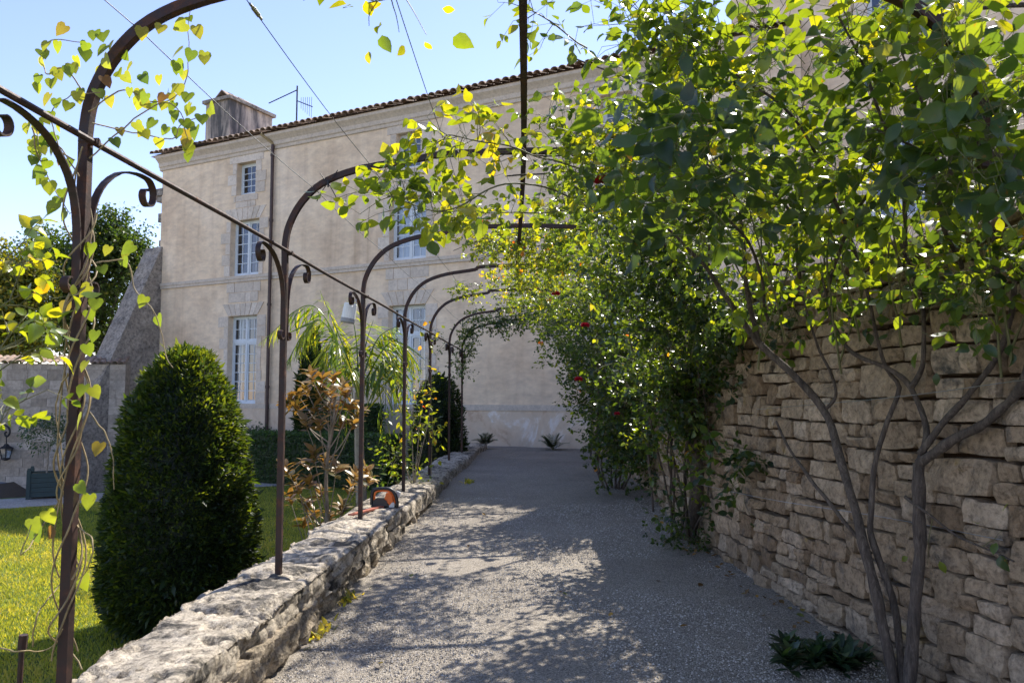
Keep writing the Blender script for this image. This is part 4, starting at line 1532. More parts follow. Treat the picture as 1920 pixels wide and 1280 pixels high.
pl1.blob(1290, 430, 3.5, 60, 60, .2, 6, .25, 4, .066, 3, (.02, .3), droop=.9)
pl1.blob(1880, 170, 3.0, 60, 130, .25, 9, .3, 4, .06, 3, (.3, .65))
pl1.blob(1640, 440, 4.2, 130, 50, .3, 16, .28, 4, .05, 3, (.15, .6))
pl1.blob(1870, 520, 3.5, 70, 60, .2, 8, .25, 4, .065, 3, (.1, .5))
pl1.blob(1560, 545, 4.6, 90, 40, .2, 9, .24, 4, .05, 3, (.1, .5))
pl1.blob(1800, 555, 3.5, 70, 40, .15, 6, .22, 4, .055, 3, (.1, .5))
pl1.blob(1740, 590, 4.1, 40, 40, .2, 3, .2, 3, .06, 1, (.1, .6))
pl1.cane([at(1925, 12, 3.0), at(1850, 18, 3.05), at(1790, 22, 3.1), at(1742, 40, 3.2), at(1690, 80, 3.3)], .009, .005, twigs=7, ls=.055, k=1, tint=(.5, .85), from_=0, length=.18)
for q in ([(1600, 480, 4.2), (1560, 350, 3.7), (1480, 210, 3.4), (1380, 140, 3.3)], [(1700, 470, 3.9), (1690, 330, 3.4), (1640, 180, 3.2), (1560, 10, 3.1)], [(1880, 560, 3.5), (1850, 420, 3.2), (1760, 300, 3.05), (1640, 240, 3.0)], [(1500, 520, 4.6), (1480, 400, 4.1), (1400, 330, 3.8), (1290, 300, 3.6)], [(1545, 560, 4.5), (1590, 420, 4.0), (1680, 300, 3.5), (1800, 220, 3.1), (1900, 190, 2.9)], [(1440, 600, 4.9), (1410, 470, 4.4), (1330, 380, 4.0), (1230, 330, 3.8)], [(1800, 500, 3.7), (1760, 380, 3.3), (1740, 230, 3.1), (1690, 90, 3.0)]):
    pl1.cane([at(*c_) for c_ in q], .011, .004, 'bark', twigs=3, ls=.06, k=3, length=.2, tint=(.2, .6))
pl1.blob(1770, 100, 2.75, 80, 70, .15, 9, .26, 4, .062, 3, (.25, .6))
pl1.blob(1850, 230, 2.65, 50, 70, .12, 7, .26, 4, .062, 3, (.15, .5))
pl1.finish(300)

# ---- climbing roses further along the wall
def rose_plant(base, seed, label, far=None, tm='rose'):
    return Plant(empty('climbing_rose', base, label, 'climbing rose', 'climbers on the rubble wall'), seed, tm)


# over the second and third hoop
p2 = rose_plant((1.45, 8.0, .12), 202, 'climbing rose sprawling over the second hoop with sprigs reaching left')
base = np.array([1.45, 8.0, .1])
for q in ([at(1350, 650, 6.0), at(1330, 430, 5.6), at(1260, 200, 5.3), at(1080, 110, 5.1)], [at(1380, 640, 6.1), at(1300, 380, 5.6), at(1180, 300, 5.3), at(1000, 290, 5.1)], [at(1360, 620, 6.1), at(1230, 420, 5.8), at(1100, 330, 5.6), at(950, 330, 5.3)]):
    p2.cane([base, base + np.array([-.04, -.1, .9]), at(1310, 700, 7.4)] + q[1:], .016, .005, twigs=8, ls=.05, k=3, length=.25)
p2.cane([at(1150, 330, 5.0), at(1000, 290, 4.4), at(920, 268, 4.2), at(850, 252, 4.1), at(832, 262, 4.1)], .006, .002, 'green_stem', twigs=20, ls=.058, k=3, length=.16, nodes=3, tint=(.42, .72), from_=.3, hot=.0)
p2.cane([at(1120, 380, 4.8), at(960, 345, 4.3), at(840, 395, 4.1), at(760, 378, 4.05), at(690, 352, 4.0)], .006, .002, 'green_stem', twigs=27, ls=.058, k=3, length=.16, nodes=3, tint=(.33, .66), from_=.3, droop=1.0, hot=.0)
p2.cane([at(1060, 395, 5.2), at(960, 400, 5.0), at(900, 400, 4.9), at(865, 410, 4.9)], .005, .002, 'green_stem', twigs=12, ls=.045, k=5, length=.16, nodes=3, tint=(.42, .7), from_=.2, droop=.9, hot=0)
p2.cane([at(1100, 90, 4.6), at(1060, 60, 4.2), at(1010, 25, 4.0), at(960, 5, 3.9)], .006, .002, 'green_stem', twigs=9, ls=.055, k=3, length=.15, nodes=3, tint=(.3, .6), from_=.1, droop=.8)
p2.blob(1240, 55, 3.5, 95, 60, .3, 20, .32, 5, .05, 3, (.15, .5), (-.2, -.2, .0))
p2.blob(1330, 90, 3.5, 130, 90, .3, 20, .32, 5, .052, 3, (.2, .62))
p2.blob(1115, 285, 4.5, 105, 45, .4, 30, .3, 5, .046, 3, (.2, .6))
p2.blob(1260, 230, 4.4, 130, 80, .45, 35, .3, 5, .048, 3, (.15, .58))
p2.blob(1140, 360, 5.2, 130, 55, .5, 46, .3, 5, .044, 3, (.2, .62), hot=.12)
p2.blob(1330, 400, 5.4, 130, 80, .5, 34, .3, 5, .046, 3, (.15, .55))
p2.finish(300)

# sprig hanging in from above
ps = rose_plant((-.6, 2.9, 3.15), 210, 'leafy sprig hanging into the top of the picture from the nearest hoop')
hy = hoop_at(2.9, -.42)
ps.cane([hy, at(800, -40, 2.85), at(745, -10, 2.8), at(690, 5, 2.8)], .005, .002, 'green_stem', twigs=9, ls=.05, k=1, length=.14, nodes=4, tint=(.45, .72), from_=.3, droop=1.0)
ps.finish(300)

p3 = rose_plant((1.50, 8.2, .12), 303, 'dense climbing rose with dark lower leaves rising from a thick dark trunk')
base = np.array([1.47, 8.25, .1])
p3.cane([base, at(1306, 930, 8.0), at(1302, 830, 7.9), at(1292, 720, 7.8), at(1270, 620, 7.6)], .075, .05)
for k_ in range(9):
    x1 = random.uniform(1130, 1330); y1 = random.uniform(420, 620); xm = random.uniform(1230, 1340)
    p3.cane([base + np.array([random.uniform(-.15, .1), random.uniform(-.15, .15), 0]), at(xm, random.uniform(780, 880), 8.0), at((xm + x1) / 2, random.uniform(600, 700), 7.6), at(x1, y1, 7.2)], .012, .004, twigs=10, ls=.045, k=3)
p3.blob(1280, 560, 6.5, 120, 110, .55, 115, .3, 5, .044, 5, (.0, .3))
p3.blob(1190, 470, 6.2, 120, 80, .5, 66, .3, 5, .042, 5, (.05, .46), hot=.12)
p3.blob(1060, 480, 8.8, 100, 50, .5, 52, .3, 5, .038, 5, (.25, .65), hot=.18)
p3.blob(1330, 720, 7.6, 70, 110, .35, 58, .3, 5, .045, 5, (.0, .35))
p3.blob(1240, 720, 7.8, 90, 110, .5, 80, .3, 5, .043, 5, (.0, .35))
p3.blob(1380, 650, 6.9, 75, 95, .3, 50, .3, 5, .048, 5, (.0, .3))
p3.blob(1450, 590, 5.7, 60, 50, .2, 18, .25, 4, .05, 3, (.0, .35))
p3.blob(1290, 960, 7.9, 45, 70, .25, 14, .25, 4, .045, 3, (.0, .3))
p3.blob(1290, 1020, 7.7, 50, 22, .15, 16, .18, 4, .035, 3, (.0, .3))
p3.blob(1395, 890, 6.6, 55, 55, .2, 16, .24, 4, .062, 3, (.0, .3), droop=1.0)
p3.finish(300)

p4 = rose_plant((1.04, 11.9, .2), 404, 'climbing rose with many thin stems and a few red blooms')
base = np.array([1.04, 11.9, .18])
for k_ in range(12):
    x1 = random.uniform(1090, 1230); y1 = random.uniform(470, 720); a = random.uniform(-.14, .14)
    p4.cane([base + np.array([a, random.uniform(-.15, .15), 0]), base + np.array([a * 2.2, random.uniform(-.2, .2), .55]), at((1150 + x1) / 2 + a * 120, (850 + y1) / 2, 11.2), at(x1, y1, 10.6)], .016, .004, twigs=7, ls=.05, k=3)
p4.blob(1170, 620, 10.4, 95, 110, .8, 105, .34, 5, .047, 5, (.0, .34), hot=.1)
p4.blob(1080, 560, 10.6, 100, 80, .8, 58, .34, 5, .044, 5, (.08, .5), hot=.15)
p4.blob(1185, 770, 11.0, 85, 90, .7, 130, .34, 5, .046, 5, (.0, .38))
p4.blob(1150, 840, 11.2, 50, 60, .4, 34, .3, 5, .045, 5, (.0, .35))
p4.blob(1000, 520, 10.6, 70, 35, .5, 34, .3, 5, .04, 5, (.3, .68), hot=.15)
p4.blob(1230, 860, 10.6, 60, 60, .4, 34, .3, 5, .045, 5, (.0, .35))
for px, py, Y in ((1042, 552, 9.4), (1097, 611, 9.2), (1157, 776, 9.7), (1085, 712, 9.8), (1128, 342, 5.0)):
    rose(p4, at(px, py, Y), .06 if px != 1157 else .042)
p4.finish(300, far_tmpl='rose')

p5 = rose_plant((1.0, 14.9, .24), 505, 'far climbing rose drooping from the hoops before the house wall')
base = np.array([1.0, 14.9, .24])
for k_ in range(7):
    x1 = random.uniform(1050, 1150); y1 = random.uniform(560, 700)
    p5.cane([base, at(1125, 790, 14.6), at((1125 + x1) / 2, (790 + y1) / 2, 14.3), at(x1, y1, 13.9)], .016, .005, twigs=6, ls=.05)
p5.blob(1085, 640, 13.6, 85, 60, 1.0, 110, .36, 5, .05, 5, (.1, .5))
p5.blob(1110, 720, 14.2, 60, 70, .9, 80, .36, 5, .05, 5, (.05, .42))
p5.blob(1040, 570, 12.8, 90, 45, 1.0, 76, .36, 5, .047, 5, (.2, .6), hot=.15)
p5.blob(965, 545, 12.2, 60, 25, .5, 22, .3, 5, .042, 5, (.3, .66), hot=.2)
p5.finish(0, far_tmpl='rose_far')

p6 = rose_plant((.95, 17.0, .26), 606, 'dark leafy climber matted over the farthest hoop')
base = np.array([1.0, 17.0, .26])
p6.cane([base, at(1110, 740, 16.9), at(1100, 640, 16.9), at(1040, 600, 16.9), at(960, 592, 16.9), at(895, 605, 16.9), at(872, 640, 16.9)], .02, .006, twigs=20, ls=.06)
p6.blob(1060, 610, 16.6, 60, 30, .6, 40, .4, 5, .055, 5, (.05, .4))
p6.blob(950, 600, 16.7, 75, 14, .3, 40, .32, 5, .05, 5, (.05, .35), (-.3, -.2, -.2))
p6.blob(880, 630, 16.8, 18, 28, .25, 20, .3, 5, .048, 5, (.05, .4), (-.2, 0, -.5))
p6.blob(868, 680, 16.8, 16, 34, .2, 15, .3, 5, .045, 3, (.05, .4), (0, 0, -.8))
p6.blob(838, 650, 16.6, 18, 30, .2, 6, .3, 4, .04, 3, (.05, .35), (-.3, 0, -.4))
p6.finish(0, far_tmpl='rose_far')

# thin clumps on the far hoops' open side
p7 = rose_plant((1.36, 9.9, .17), 707, 'airy climbing rose with pale young leaves over the middle hoops')
base = np.array([1.36, 9.9, .17])
p7.cane([base, at(1205, 760, 9.8), at(1170, 560, 9.6), at(1090, 460, 9.2), at(960, 470, 9.0), at(880, 490, 8.8)], .014, .004, twigs=22, ls=.045, k=5, tint=(.35, .7), from_=.3)
p7.cane([base, at(1205, 760, 9.8), at(1150, 560, 9.4), at(1060, 440, 8.8), at(940, 440, 8.3), at(850, 470, 8.0)], .012, .003, twigs=18, ls=.042, k=5, tint=(.3, .66), from_=.3)
p7.blob(930, 455, 8.2, 60, 16, .4, 20, .26, 5, .036, 5, (.35, .7))
p7.blob(1010, 430, 8.6, 80, 40, .5, 28, .28, 5, .038, 5, (.3, .68), hot=.2)
p7.blob(870, 540, 9.6, 26, 16, .2, 7, .24, 5, .036, 5, (.3, .7), (-.3, 0, -.4))
p7.blob(1090, 420, 8.0, 90, 55, .5, 38, .28, 5, .04, 5, (.2, .6), hot=.2)
p7.finish(300)


# ---- bindweed twining up the nearest post
vine = Plant(empty('twining_vine', (PX, 2.9, LT), 'yellow-green heart-leaved vine twining round the nearest rusty post', 'vine'), 808, 'heart', 'vine_leaf')
vr = vine.r
def vleaf(px, py, s=.05, Y=2.86, t=None, p=None):
    q = at(px, py, Y) if p is None else p
    d = unit(np.array([vr.normal(0, .5), vr.normal(-.15, .3), -1.0]))
    n_ = unit(np.array([vr.normal(0, .5), -1.0, vr.normal(.45, .45)]))
    vine.leaf(q, d, n_, s * vr.uniform(.8, 1.15), float(np.clip(vr.normal(.55, .17), 0, 1)) if t is None else t)
for k_ in range(6):
    ph = vr.uniform(0, 6.28); z0, z1 = vr.uniform(.42, 1.0), vr.uniform(2.2, 2.75)
    zz = np.linspace(z0, z1, 70); turns = vr.uniform(1.2, 4.8)
    a = ph + np.linspace(0, turns * 6.28, 70) + 1.4 * vnoise(np.stack([zz * 2.2, zz * 0 + 3 * k_, zz * 0], 1), 8)
    rad = .032 + .035 * np.abs(vnoise(np.stack([zz * 3, zz * 0 + k_, zz * 0], 1), 5))
    w = MB(); w.tube(np.stack([PX + rad * np.cos(a), 2.9 + rad * np.sin(a), zz], 1), .0035, 5)
    w.build('stem', M['vine_stem'], vine.root, smooth=True)
VS = [[(150, 330), (110, 270), (95, 215), (130, 180), (190, 175)], [(170, 300), (230, 240), (290, 200), (330, 180), (352, 130), (355, 20)], [(165, 210), (230, 170), (280, 190), (330, 200), (350, 250), (352, 290)],
      [(170, 230), (260, 250), (320, 260), (345, 230), (390, 215)], [(140, 300), (90, 270), (70, 240), (75, 290)], [(160, 180), (120, 130), (90, 140), (80, 110), (100, 75), (160, 80)], [(60, 240), (70, 290), (90, 330), (130, 400)],
      [(180, 495), (235, 488), (255, 545), (285, 580), (300, 620), (310, 665), (325, 690)], [(168, 770), (205, 835), (212, 915)], [(120, 925), (80, 985), (40, 1040), (60, 985)], [(140, 980), (175, 1020), (160, 1070), (130, 1100)],
      [(125, 700), (105, 760), (115, 840), (120, 880)], [(60, 1210), (70, 1150), (110, 1100), (128, 1060)], [(0, 1215), (40, 1220), (90, 1215), (118, 1180)]]
for s_ in VS:
    w = MB(); pts = smooth_path([at(x, y, 2.86 + .05 * vr.standard_normal()) for x, y in s_], 30)
    pts += np.stack([vnoise(pts * 25 + i, i) for i in range(3)], 1) * .006
    w.tube(pts, np.linspace(.0032, .0016, 30), 5); w.build('tendril', M['vine_stem'], vine.root, smooth=True)
    if s_[0][1] < 420:
        for q in pts[4::3]: vleaf(0, 0, .045, p=q + vr.standard_normal(3) * .018)
for x, y in [(345, 55), (368, 65), (302, 62), (388, 108), (383, 115), (268, 65), (240, 85), (235, 110), (210, 110), (330, 122), (335, 130), (330, 170), (345, 185), (320, 190), (270, 185), (262, 175), (285, 205), (355, 200), (330, 220), (352, 248), (370, 245), (352, 265), (358, 280),
             (95, 160), (75, 165), (95, 185), (125, 205), (110, 240), (85, 230), (135, 130), (140, 118), (180, 70), (185, 140), (200, 120), (222, 145), (230, 150), (195, 155), (195, 75), (125, 60), (160, 105), (52, 235), (85, 335), (105, 395), (90, 345), (172, 470), (208, 480), (240, 478), (230, 495), (193, 510), (170, 545), (180, 565), (182, 628), (160, 655), (175, 735), (160, 730), (155, 790), (195, 835), (150, 920), (170, 935), (90, 970), (60, 985), (70, 1000), (100, 1000), (155, 1090), (128, 580), (90, 600), (165, 590), (160, 690), (112, 640),
             (250, 470), (280, 560), (300, 600), (270, 150), (300, 150), (250, 130), (215, 90), (200, 95), (310, 185), (340, 100), (400, 205), (395, 210)]:
    vleaf(x + vr.normal(0, 3), y - 10 + vr.normal(0, 3), .052 if y < 700 else .058, 2.86 + vr.normal(0, .05), t=(float(vr.uniform(.8, 1)) if vr.random() < .1 else None))
vine.finish(300)

# ---- rose shoots at the left edge
pe = rose_plant((-1.95, 2.45, LT), 909, 'yellowing leafy shoots entering the left edge of the picture')
for k_, (x1, y1) in enumerate(((30, 470), (55, 540), (40, 660), (60, 620), (10, 760))):
    pe.cane([np.array([-1.95, 2.5, .4]), np.array([-1.93, 2.5, 1.2]), at(-45, (y1 + 800) / 2, 2.5), at(-10, y1 + 40, 2.5), at(x1, y1, 2.55)], .005, .002, 'green_stem', twigs=4, ls=.045, k=3, length=.11, nodes=2, tint=(.4, .76), from_=.75, droop=.8)
pe.finish(300)


# ------------------------------------------------------------------ clipped evergreens
def shell_plant(root, name, surf, n, tmpl, mat, size, seed, tint=(0, .7), up=.35, depth=.1, hi=.0):
    """surf(u,v)->(point, normal); leaf tips stand out from the clipped surface"""
    r = np.random.default_rng(seed)
    P, Nn = surf(r.random(n), r.random(n))
    D = unit(Nn + r.standard_normal((n, 3)) * .55 + np.array([0, 0, up]))
    lump = fbm(P * 6, 3, seed)
    P = P + Nn * (lump[:, None] * .05 - depth * r.random((n, 1)) ** 1.5)
    up_ = unit(np.array([0, 0, 1.0]) + r.standard_normal((n, 3)) * .6)
    S = size * r.uniform(.6, 1.25, n) * np.where(r.random(n) < .02, 1.9, 1)
    T = np.clip(tint[0] + (tint[1] - tint[0]) * r.random(n) + lump * .15 + hi * np.clip(Nn[:, 2], 0, 1), 0, 1)  # hi paints highlights into the leaf colour where the surface faces up
    leaf_mb(tmpl, P, D, up_, S, T).build(name, M[mat], root, kind='stuff')


def cone_surface(c, prof):
    z = np.array([p[1] for p in prof]); rr_ = np.array([p[0] for p in prof])
    def f(u, v):
        w_ = np.cumsum(rr_ + .03); h = np.interp(u, np.linspace(0, 1, 200), np.interp(np.linspace(0, 1, 200), np.linspace(0, 1, len(z)), z))
        # area weighting by rejection-free inverse of cumulative radius
        zz = np.linspace(z[0], z[-1], 400); R_ = np.interp(zz, z, rr_); slope_ = np.gradient(R_, zz)
        cdf = np.cumsum(R_ * np.sqrt(1 + slope_ ** 2)); cdf /= cdf[-1]
        h = np.interp(u, cdf, zz); rad = np.interp(h, zz, R_); sl = np.interp(h, zz, slope_)
        a = v * 2 * math.pi
        Nn = unit(np.stack([np.cos(a), np.sin(a), -sl], 1))
        return np.stack([c[0] + rad * np.cos(a), c[1] + rad * np.sin(a), c[2] + h], 1), Nn
    return f


def core(root, c, prof, mat):
    w = MB(); w.lathe(c, [(max(r_ - .1, .01) * .97, z) for r_, z in prof], 20); w.build('inner_growth', M[mat], root, smooth=True)


yew_prof = [(.52, .05), (.66, .18), (.74, .45), (.735, .9), (.69, 1.4), (.62, 1.85), (.52, 2.25), (.42, 2.5), (.31, 2.7), (.18, 2.83), (.02, 2.9)]
yc = np.array([-3.76, 7.95, LAWN])
yw_ = empty('clipped_yew', yc, 'big rounded cone of clipped dark yew beside the low wall', 'topiary')
core(yw_, yc, yew_prof, 'yew')
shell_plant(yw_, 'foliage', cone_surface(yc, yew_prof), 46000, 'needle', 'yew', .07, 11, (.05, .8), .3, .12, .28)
w = MB(); w.tube([yc + np.array([0, 0, -.05]), yc + np.array([0, 0, .4])], .07, 8); w.build('trunk', M['bark'], yw_)

fc = np.array([-2.42, 17.6, LAWN])
far_prof = [(.5, 0), (.62, .4), (.62, 1.2), (.56, 1.9), (.46, 2.4), (.3, 2.72), (.02, 2.86)]
fy = empty('clipped_yew', fc, 'dark domed yew half hidden behind the far pergola posts', 'topiary')
core(fy, fc, far_prof, 'yew')
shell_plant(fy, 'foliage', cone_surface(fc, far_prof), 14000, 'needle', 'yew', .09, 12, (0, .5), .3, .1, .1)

cc = at(582, 800, 22.6); cc[2] = LAWN
cy_prof = [(.38, 0), (.45, .8), (.44, 2), (.38, 2.9), (.26, 3.7), (.12, 4.3), (.02, 4.5)]
cy = empty('cypress', cc, 'slim dark cypress column against the house behind the palm', 'cypress tree')
core(cy, cc, cy_prof, 'box')
shell_plant(cy, 'foliage', cone_surface(cc, cy_prof), 12000, 'needle', 'yew', .12, 13, (.1, .6), 1.2, .1, .0)


def hedge(s0, s1, n0, n1, z0, z1, label, seed, n):
    root = empty('hedge', hp((s0 + s1) / 2, (n0 + n1) / 2, z0), label, 'hedge')
    w = MB(); w.box((s0 + .06, n0 + .06, z0), (s1 - .06, n1 - .06, z1 - .06), HM); w.build('inner_growth', M['box'], root)
    L_, W_, H_ = s1 - s0, n1 - n0, z1 - z0
    ar = np.array([L_ * H_, L_ * W_, W_ * H_, W_ * H_]); cs = np.cumsum(ar) / ar.sum()
    def f(u, v):
        r = np.random.default_rng(seed + 1); k_ = np.searchsorted(cs, r.random(len(u)))
        s_ = np.where(k_ < 2, s0 + L_ * u, np.where(k_ == 2, s0, s1)); nn = np.where(k_ == 0, n1, n0 + W_ * np.where(k_ == 1, v, u)); zz = np.where(k_ == 1, z1, z0 + H_ * v)
        P_ = HM(np.stack([s_, nn, zz], 1))
        Nn = np.where((k_ == 0)[:, None], FN, np.where((k_ == 1)[:, None], np.array([0, 0, 1.0]), np.where((k_ == 2)[:, None], -FD, FD)))
        return P_, Nn
    shell_plant(root, 'foliage', f, n, 'rose_far', 'box', .06, seed, (0, .9), .2, .07)


hedge(2.6, 11.9, 2.0, 3.0, LAWN, .60, 'long low box hedge clipped square below the house windows', 41, 26000)
hedge(4.0, 5.8, 1.0, 1.9, LAWN, 1.38, 'taller clipped hedge block under the middle ground-floor window', 42, 9000)
sh = Plant(empty('low_shrub', hp(10.5, .7, LAWN), 'low dark shrub against the house behind the hedge', 'shrub'), 55, 'rose_far', 'dark_leaf')
sh.blob(470, 812, 24.2, 46, 14, .3, 90, .4, 5, .07, 3, (0, .7)); sh.finish(0)


# ------------------------------------------------------------------ palm, magnolia, shrubs in the lawn
pc = at(672, 735, 12.2)
palm = empty('palm', (pc[0], pc[1], LAWN), 'feathery young palm with arching backlit fronds behind the low wall', 'palm')
w = MB(); w.tube(smooth_path([(pc[0] + .12, pc[1], LAWN - .05), (pc[0] + .06, pc[1], .2), (pc[0] + .02, pc[1], .9), (pc[0], pc[1], pc[2])], 14), np.linspace(.10, .06, 14), 9); w.build('trunk', M['pale_bark'], palm)
rp_ = np.random.default_rng(61)
FRONDS = [((490, 640), (590, 575), 12.3), ((530, 690), (600, 600), 12.0), ((600, 545), (640, 640), 12.6), ((655, 560), (668, 640), 12.9), ((745, 610), (705, 640), 12.6), ((790, 690), (735, 640), 12.4), ((760, 780), (735, 670), 12.0), ((720, 830), (720, 690), 11.7), ((640, 830), (650, 690), 11.4), ((700, 600), (685, 650), 12.9), ((590, 720), (625, 640), 11.6)]
for (tip, midp, Yt) in FRONDS:
    a = pc; b_ = at(midp[0], midp[1], (Yt + pc[1]) / 2); c_ = at(tip[0], tip[1], Yt)
    Pth = smooth_path([a, b_, c_], 40)
    w = MB(); w.tube(Pth, np.linspace(.016, .003, 40), 5, .55, cap=False)
    T_ = unit(np.gradient(Pth, axis=0))
    PL, DL, NL, SL, TL = [], [], [], [], []
    for i in range(4, 40):
        t = i / 39
        for sub in (0,):
            for sg in (-1, 1):
                side = unit(np.cross(T_[i], np.array([0, 0, 1.0]))) * sg
                d = unit(side * .75 + T_[i] * .6 + np.array([0, 0, -.35 - .35 * rp_.random()]) + rp_.standard_normal(3) * .15)
                PL.append(Pth[i] + T_[i] * sub * .03); DL.append(d); NL.append(unit(np.array([0, 0, 1.0]) + rp_.standard_normal(3) * .3)); SL.append(.60 * math.sin(math.pi * (.15 + .8 * t)) * rp_.uniform(.8, 1.1)); TL.append(float(np.clip(.55 + .25 * rp_.standard_normal(), 0, 1)))
    LEAF['palm'] = leaf_template(.027, .4, .5)
    leaf_mb('palm', np.array(PL), np.array(DL), np.array(NL), np.array(SL), np.array(TL), w)
    w.build('frond', M['palm'], palm)

mb_ = np.array([-2.55, 8.75, LAWN])
mag = Plant(empty('magnolia', mb_, 'young magnolia with coppery leaf rosettes just behind the low wall', 'tree'), 71, 'long', 'magnolia')
trunkp = [mb_, at(612, 1000, 8.7), at(613, 900, 8.7), at(622, 800, 8.7), at(632, 735, 8.7)]
mag.cane(trunkp, .03, .012, 'pale_bark', wob=.02, name='trunk')
MG = [(575, 735), (560, 770), (600, 745), (625, 715), (640, 735), (655, 765), (590, 775), (615, 770), (640, 800), (660, 800), (545, 760), (605, 720), (650, 740), (620, 745), (600, 800), (575, 800), (630, 770), (670, 780), (562, 745), (585, 710),
      (590, 860), (580, 875), (610, 870), (630, 885), (550, 900), (560, 920), (545, 940), (580, 910), (600, 930), (575, 950), (590, 970), (680, 890), (665, 900), (690, 905), (655, 920), (640, 960), (620, 975), (570, 985), (540, 885), (600, 1000)]
for i, (x, y) in enumerate(MG):
    Y = 8.7 + mag.r.normal(0, .22)
    e = at(x, y, Y)
    k_ = min(max((1000 - y) / 300 - .12, .05), .95)
    st = smooth_path(trunkp, 40)[int(k_ * 39)]
    w = MB(); w.tube(smooth_path([st, (st + e) / 2 + np.array([0, 0, -.05]), e], 10), np.linspace(.009, .004, 10), 5); w.build('branch', M['pale_bark'], mag.root)
    ax = unit(e - st + np.array([0, 0, .5]))
    for j in range(14):
        a = j * 2.4; u1 = unit(np.cross(ax, np.array([.3, .9, .1]))); u2 = np.cross(ax, u1)
        el = mag.r.uniform(.2, 1.1)
        d = unit((u1 * math.cos(a) + u2 * math.sin(a)) * math.cos(el) + ax * math.sin(el))
        mag.leaf(e + ax * .01 * j - ax * .05, d, unit(ax + mag.r.standard_normal(3) * .2), mag.r.uniform(.11, .18), float(np.clip(mag.r.normal(.7, .26), 0, 1)))
mag.finish(300)

sc_ = Plant(empty('garden_shrub', (-2.4, 10.9, LAWN), 'slender mixed-green shrub with reddish top leaves beyond the magnolia', 'shrub'), 72, 'long', 'rose_leaf')
bs_ = np.array([-2.3, 10.9, LAWN])
for x, y in ((775, 720), (800, 700), (745, 800), (810, 760), (760, 860), (740, 900), (790, 830)):
    sc_.cane([bs_, at(770, 930, 10.9), at((x + 770) / 2, (y + 930) / 2, 10.9), at(x, y, 10.8)], .01, .004, 'pale_bark', twigs=5, ls=.09, k=1, length=.3, nodes=6, tint=(.2, .7))
sc_.blob(785, 780, 10.8, 40, 60, .3, 26, .3, 6, .09, 1, (.35, .72))
sc_.blob(760, 705, 10.8, 45, 28, .3, 12, .3, 6, .08, 1, (.3, .84))
sc_.blob(745, 870, 10.8, 38, 50, .3, 24, .3, 6, .09, 1, (.1, .45))
sc_.finish(200)
pv = rose_plant((PX, 12.13, LT), 733, 'thin yellow-green vine climbing a middle pergola post')
pv.cane([np.array([PX + .03, 12.1, LT]), np.array([PX + .05, 12.1, 1.2]), np.array([PX - .03, 12.1, 2.0]), np.array([PX + .04, 12.1, 2.7])], .006, .003, 'vine_stem', twigs=20, ls=.06, k=1, length=.14, nodes=3, tint=(.5, .8), from_=.1)
pv.finish(0)

# leafy perennial at the foot of the rubble wall, weeds, ferns by the house
gp = Plant(empty('ground_plant', (1.62, 4.75, 0), 'low clump of dark lance-shaped leaves at the foot of the rubble wall', 'plant'), 81, 'long', 'dark_leaf')
for i in range(44):
    e = at(gp.r.uniform(1465, 1625), gp.r.uniform(1205, 1265), gp.r.uniform(4.55, 4.95)); e[2] = max(e[2], .02) + .02
    e[2] = float(np.clip(.03 + .1 * gp.r.random(), .03, .16))
    for j in range(13):
        a = j * 2.4; el = gp.r.uniform(.1, 1.2)
        d = np.array([math.cos(a) * math.cos(el), math.sin(a) * math.cos(el), math.sin(el)])
        gp.leaf(e, d, unit(np.array([-d[0] * .5, -d[1] * .5, 1.0])), gp.r.uniform(.075, .125), float(gp.r.random() * .9))
gp.finish(300)
for i, (px, py, Y, sp, lab) in enumerate(((1037, 836, 20.0, .62, 'tuft of fern growing against the house wall at the path end'), (910, 832, 20.3, .5, 'small fern at the far end of the low wall'))):
    e = at(px, py, Y); e[2] = float(path_z(Y)) if i == 0 else .36
    fn = Plant(empty('fern', e, lab, 'fern'), 90 + i, 'needle', 'dark_leaf')
    for j in range(30):
        a = fn.r.uniform(0, 6.28); el = fn.r.uniform(.5, 1.3)
        d = np.array([math.cos(a) * math.cos(el), math.sin(a) * math.cos(el), math.sin(el)])
        fp = smooth_path([e, e + d * sp * .5, e + d * sp * .85 + np.array([0, 0, -.08])], 14)
        fn.tw.tube(fp, .004, 3, cap=False)
        for q in range(2, 14):
            tdir = unit(fp[q] - fp[q - 1]); sd = unit(np.cross(tdir, np.array([0, 0, 1.0])))
            for sg in (-1, 1): fn.leaf(fp[q], sd * sg + tdir * .5, np.array([0, 0, 1.0]), .17 * (1 - q / 17), float(fn.r.uniform(.4, 1)))
    fn.finish(0, part='fronds')
wd = np.random.default_rng(14)
for i, (px, py, z, lab) in enumerate(((1390, 1075, .04, 'small dark weed at the wall foot by the path bend'), (600, 1190, .03, 'tuft of weeds where the low wall meets the gravel'), (880, 905, .22, 'grassy weeds along the far end of the low wall'), (655, 1125, .06, 'yellowing weed sprouting beside the low wall'))):
    dd = ray(px, py); e = CAM + dd * ((z - 1.6) / dd[2])
    wp = Plant(empty('weed', e, lab, 'weed'), 140 + i, 'long', 'dark_leaf' if i == 0 else 'grass')
    for j in range(60):
        a = wp.r.uniform(0, 6.28); el = wp.r.uniform(.4, 1.4); p_ = e + np.array([wp.r.normal(0, .03), wp.r.normal(0, .10), .0])
        wp.leaf(p_, np.array([math.cos(a) * math.cos(el), math.sin(a) * math.cos(el), math.sin(el)]), np.array([0, 0, 1.0]) + wp.r.standard_normal(3) * .3, wp.r.uniform(.04, .09), float(wp.r.random()))
    wp.finish(0)

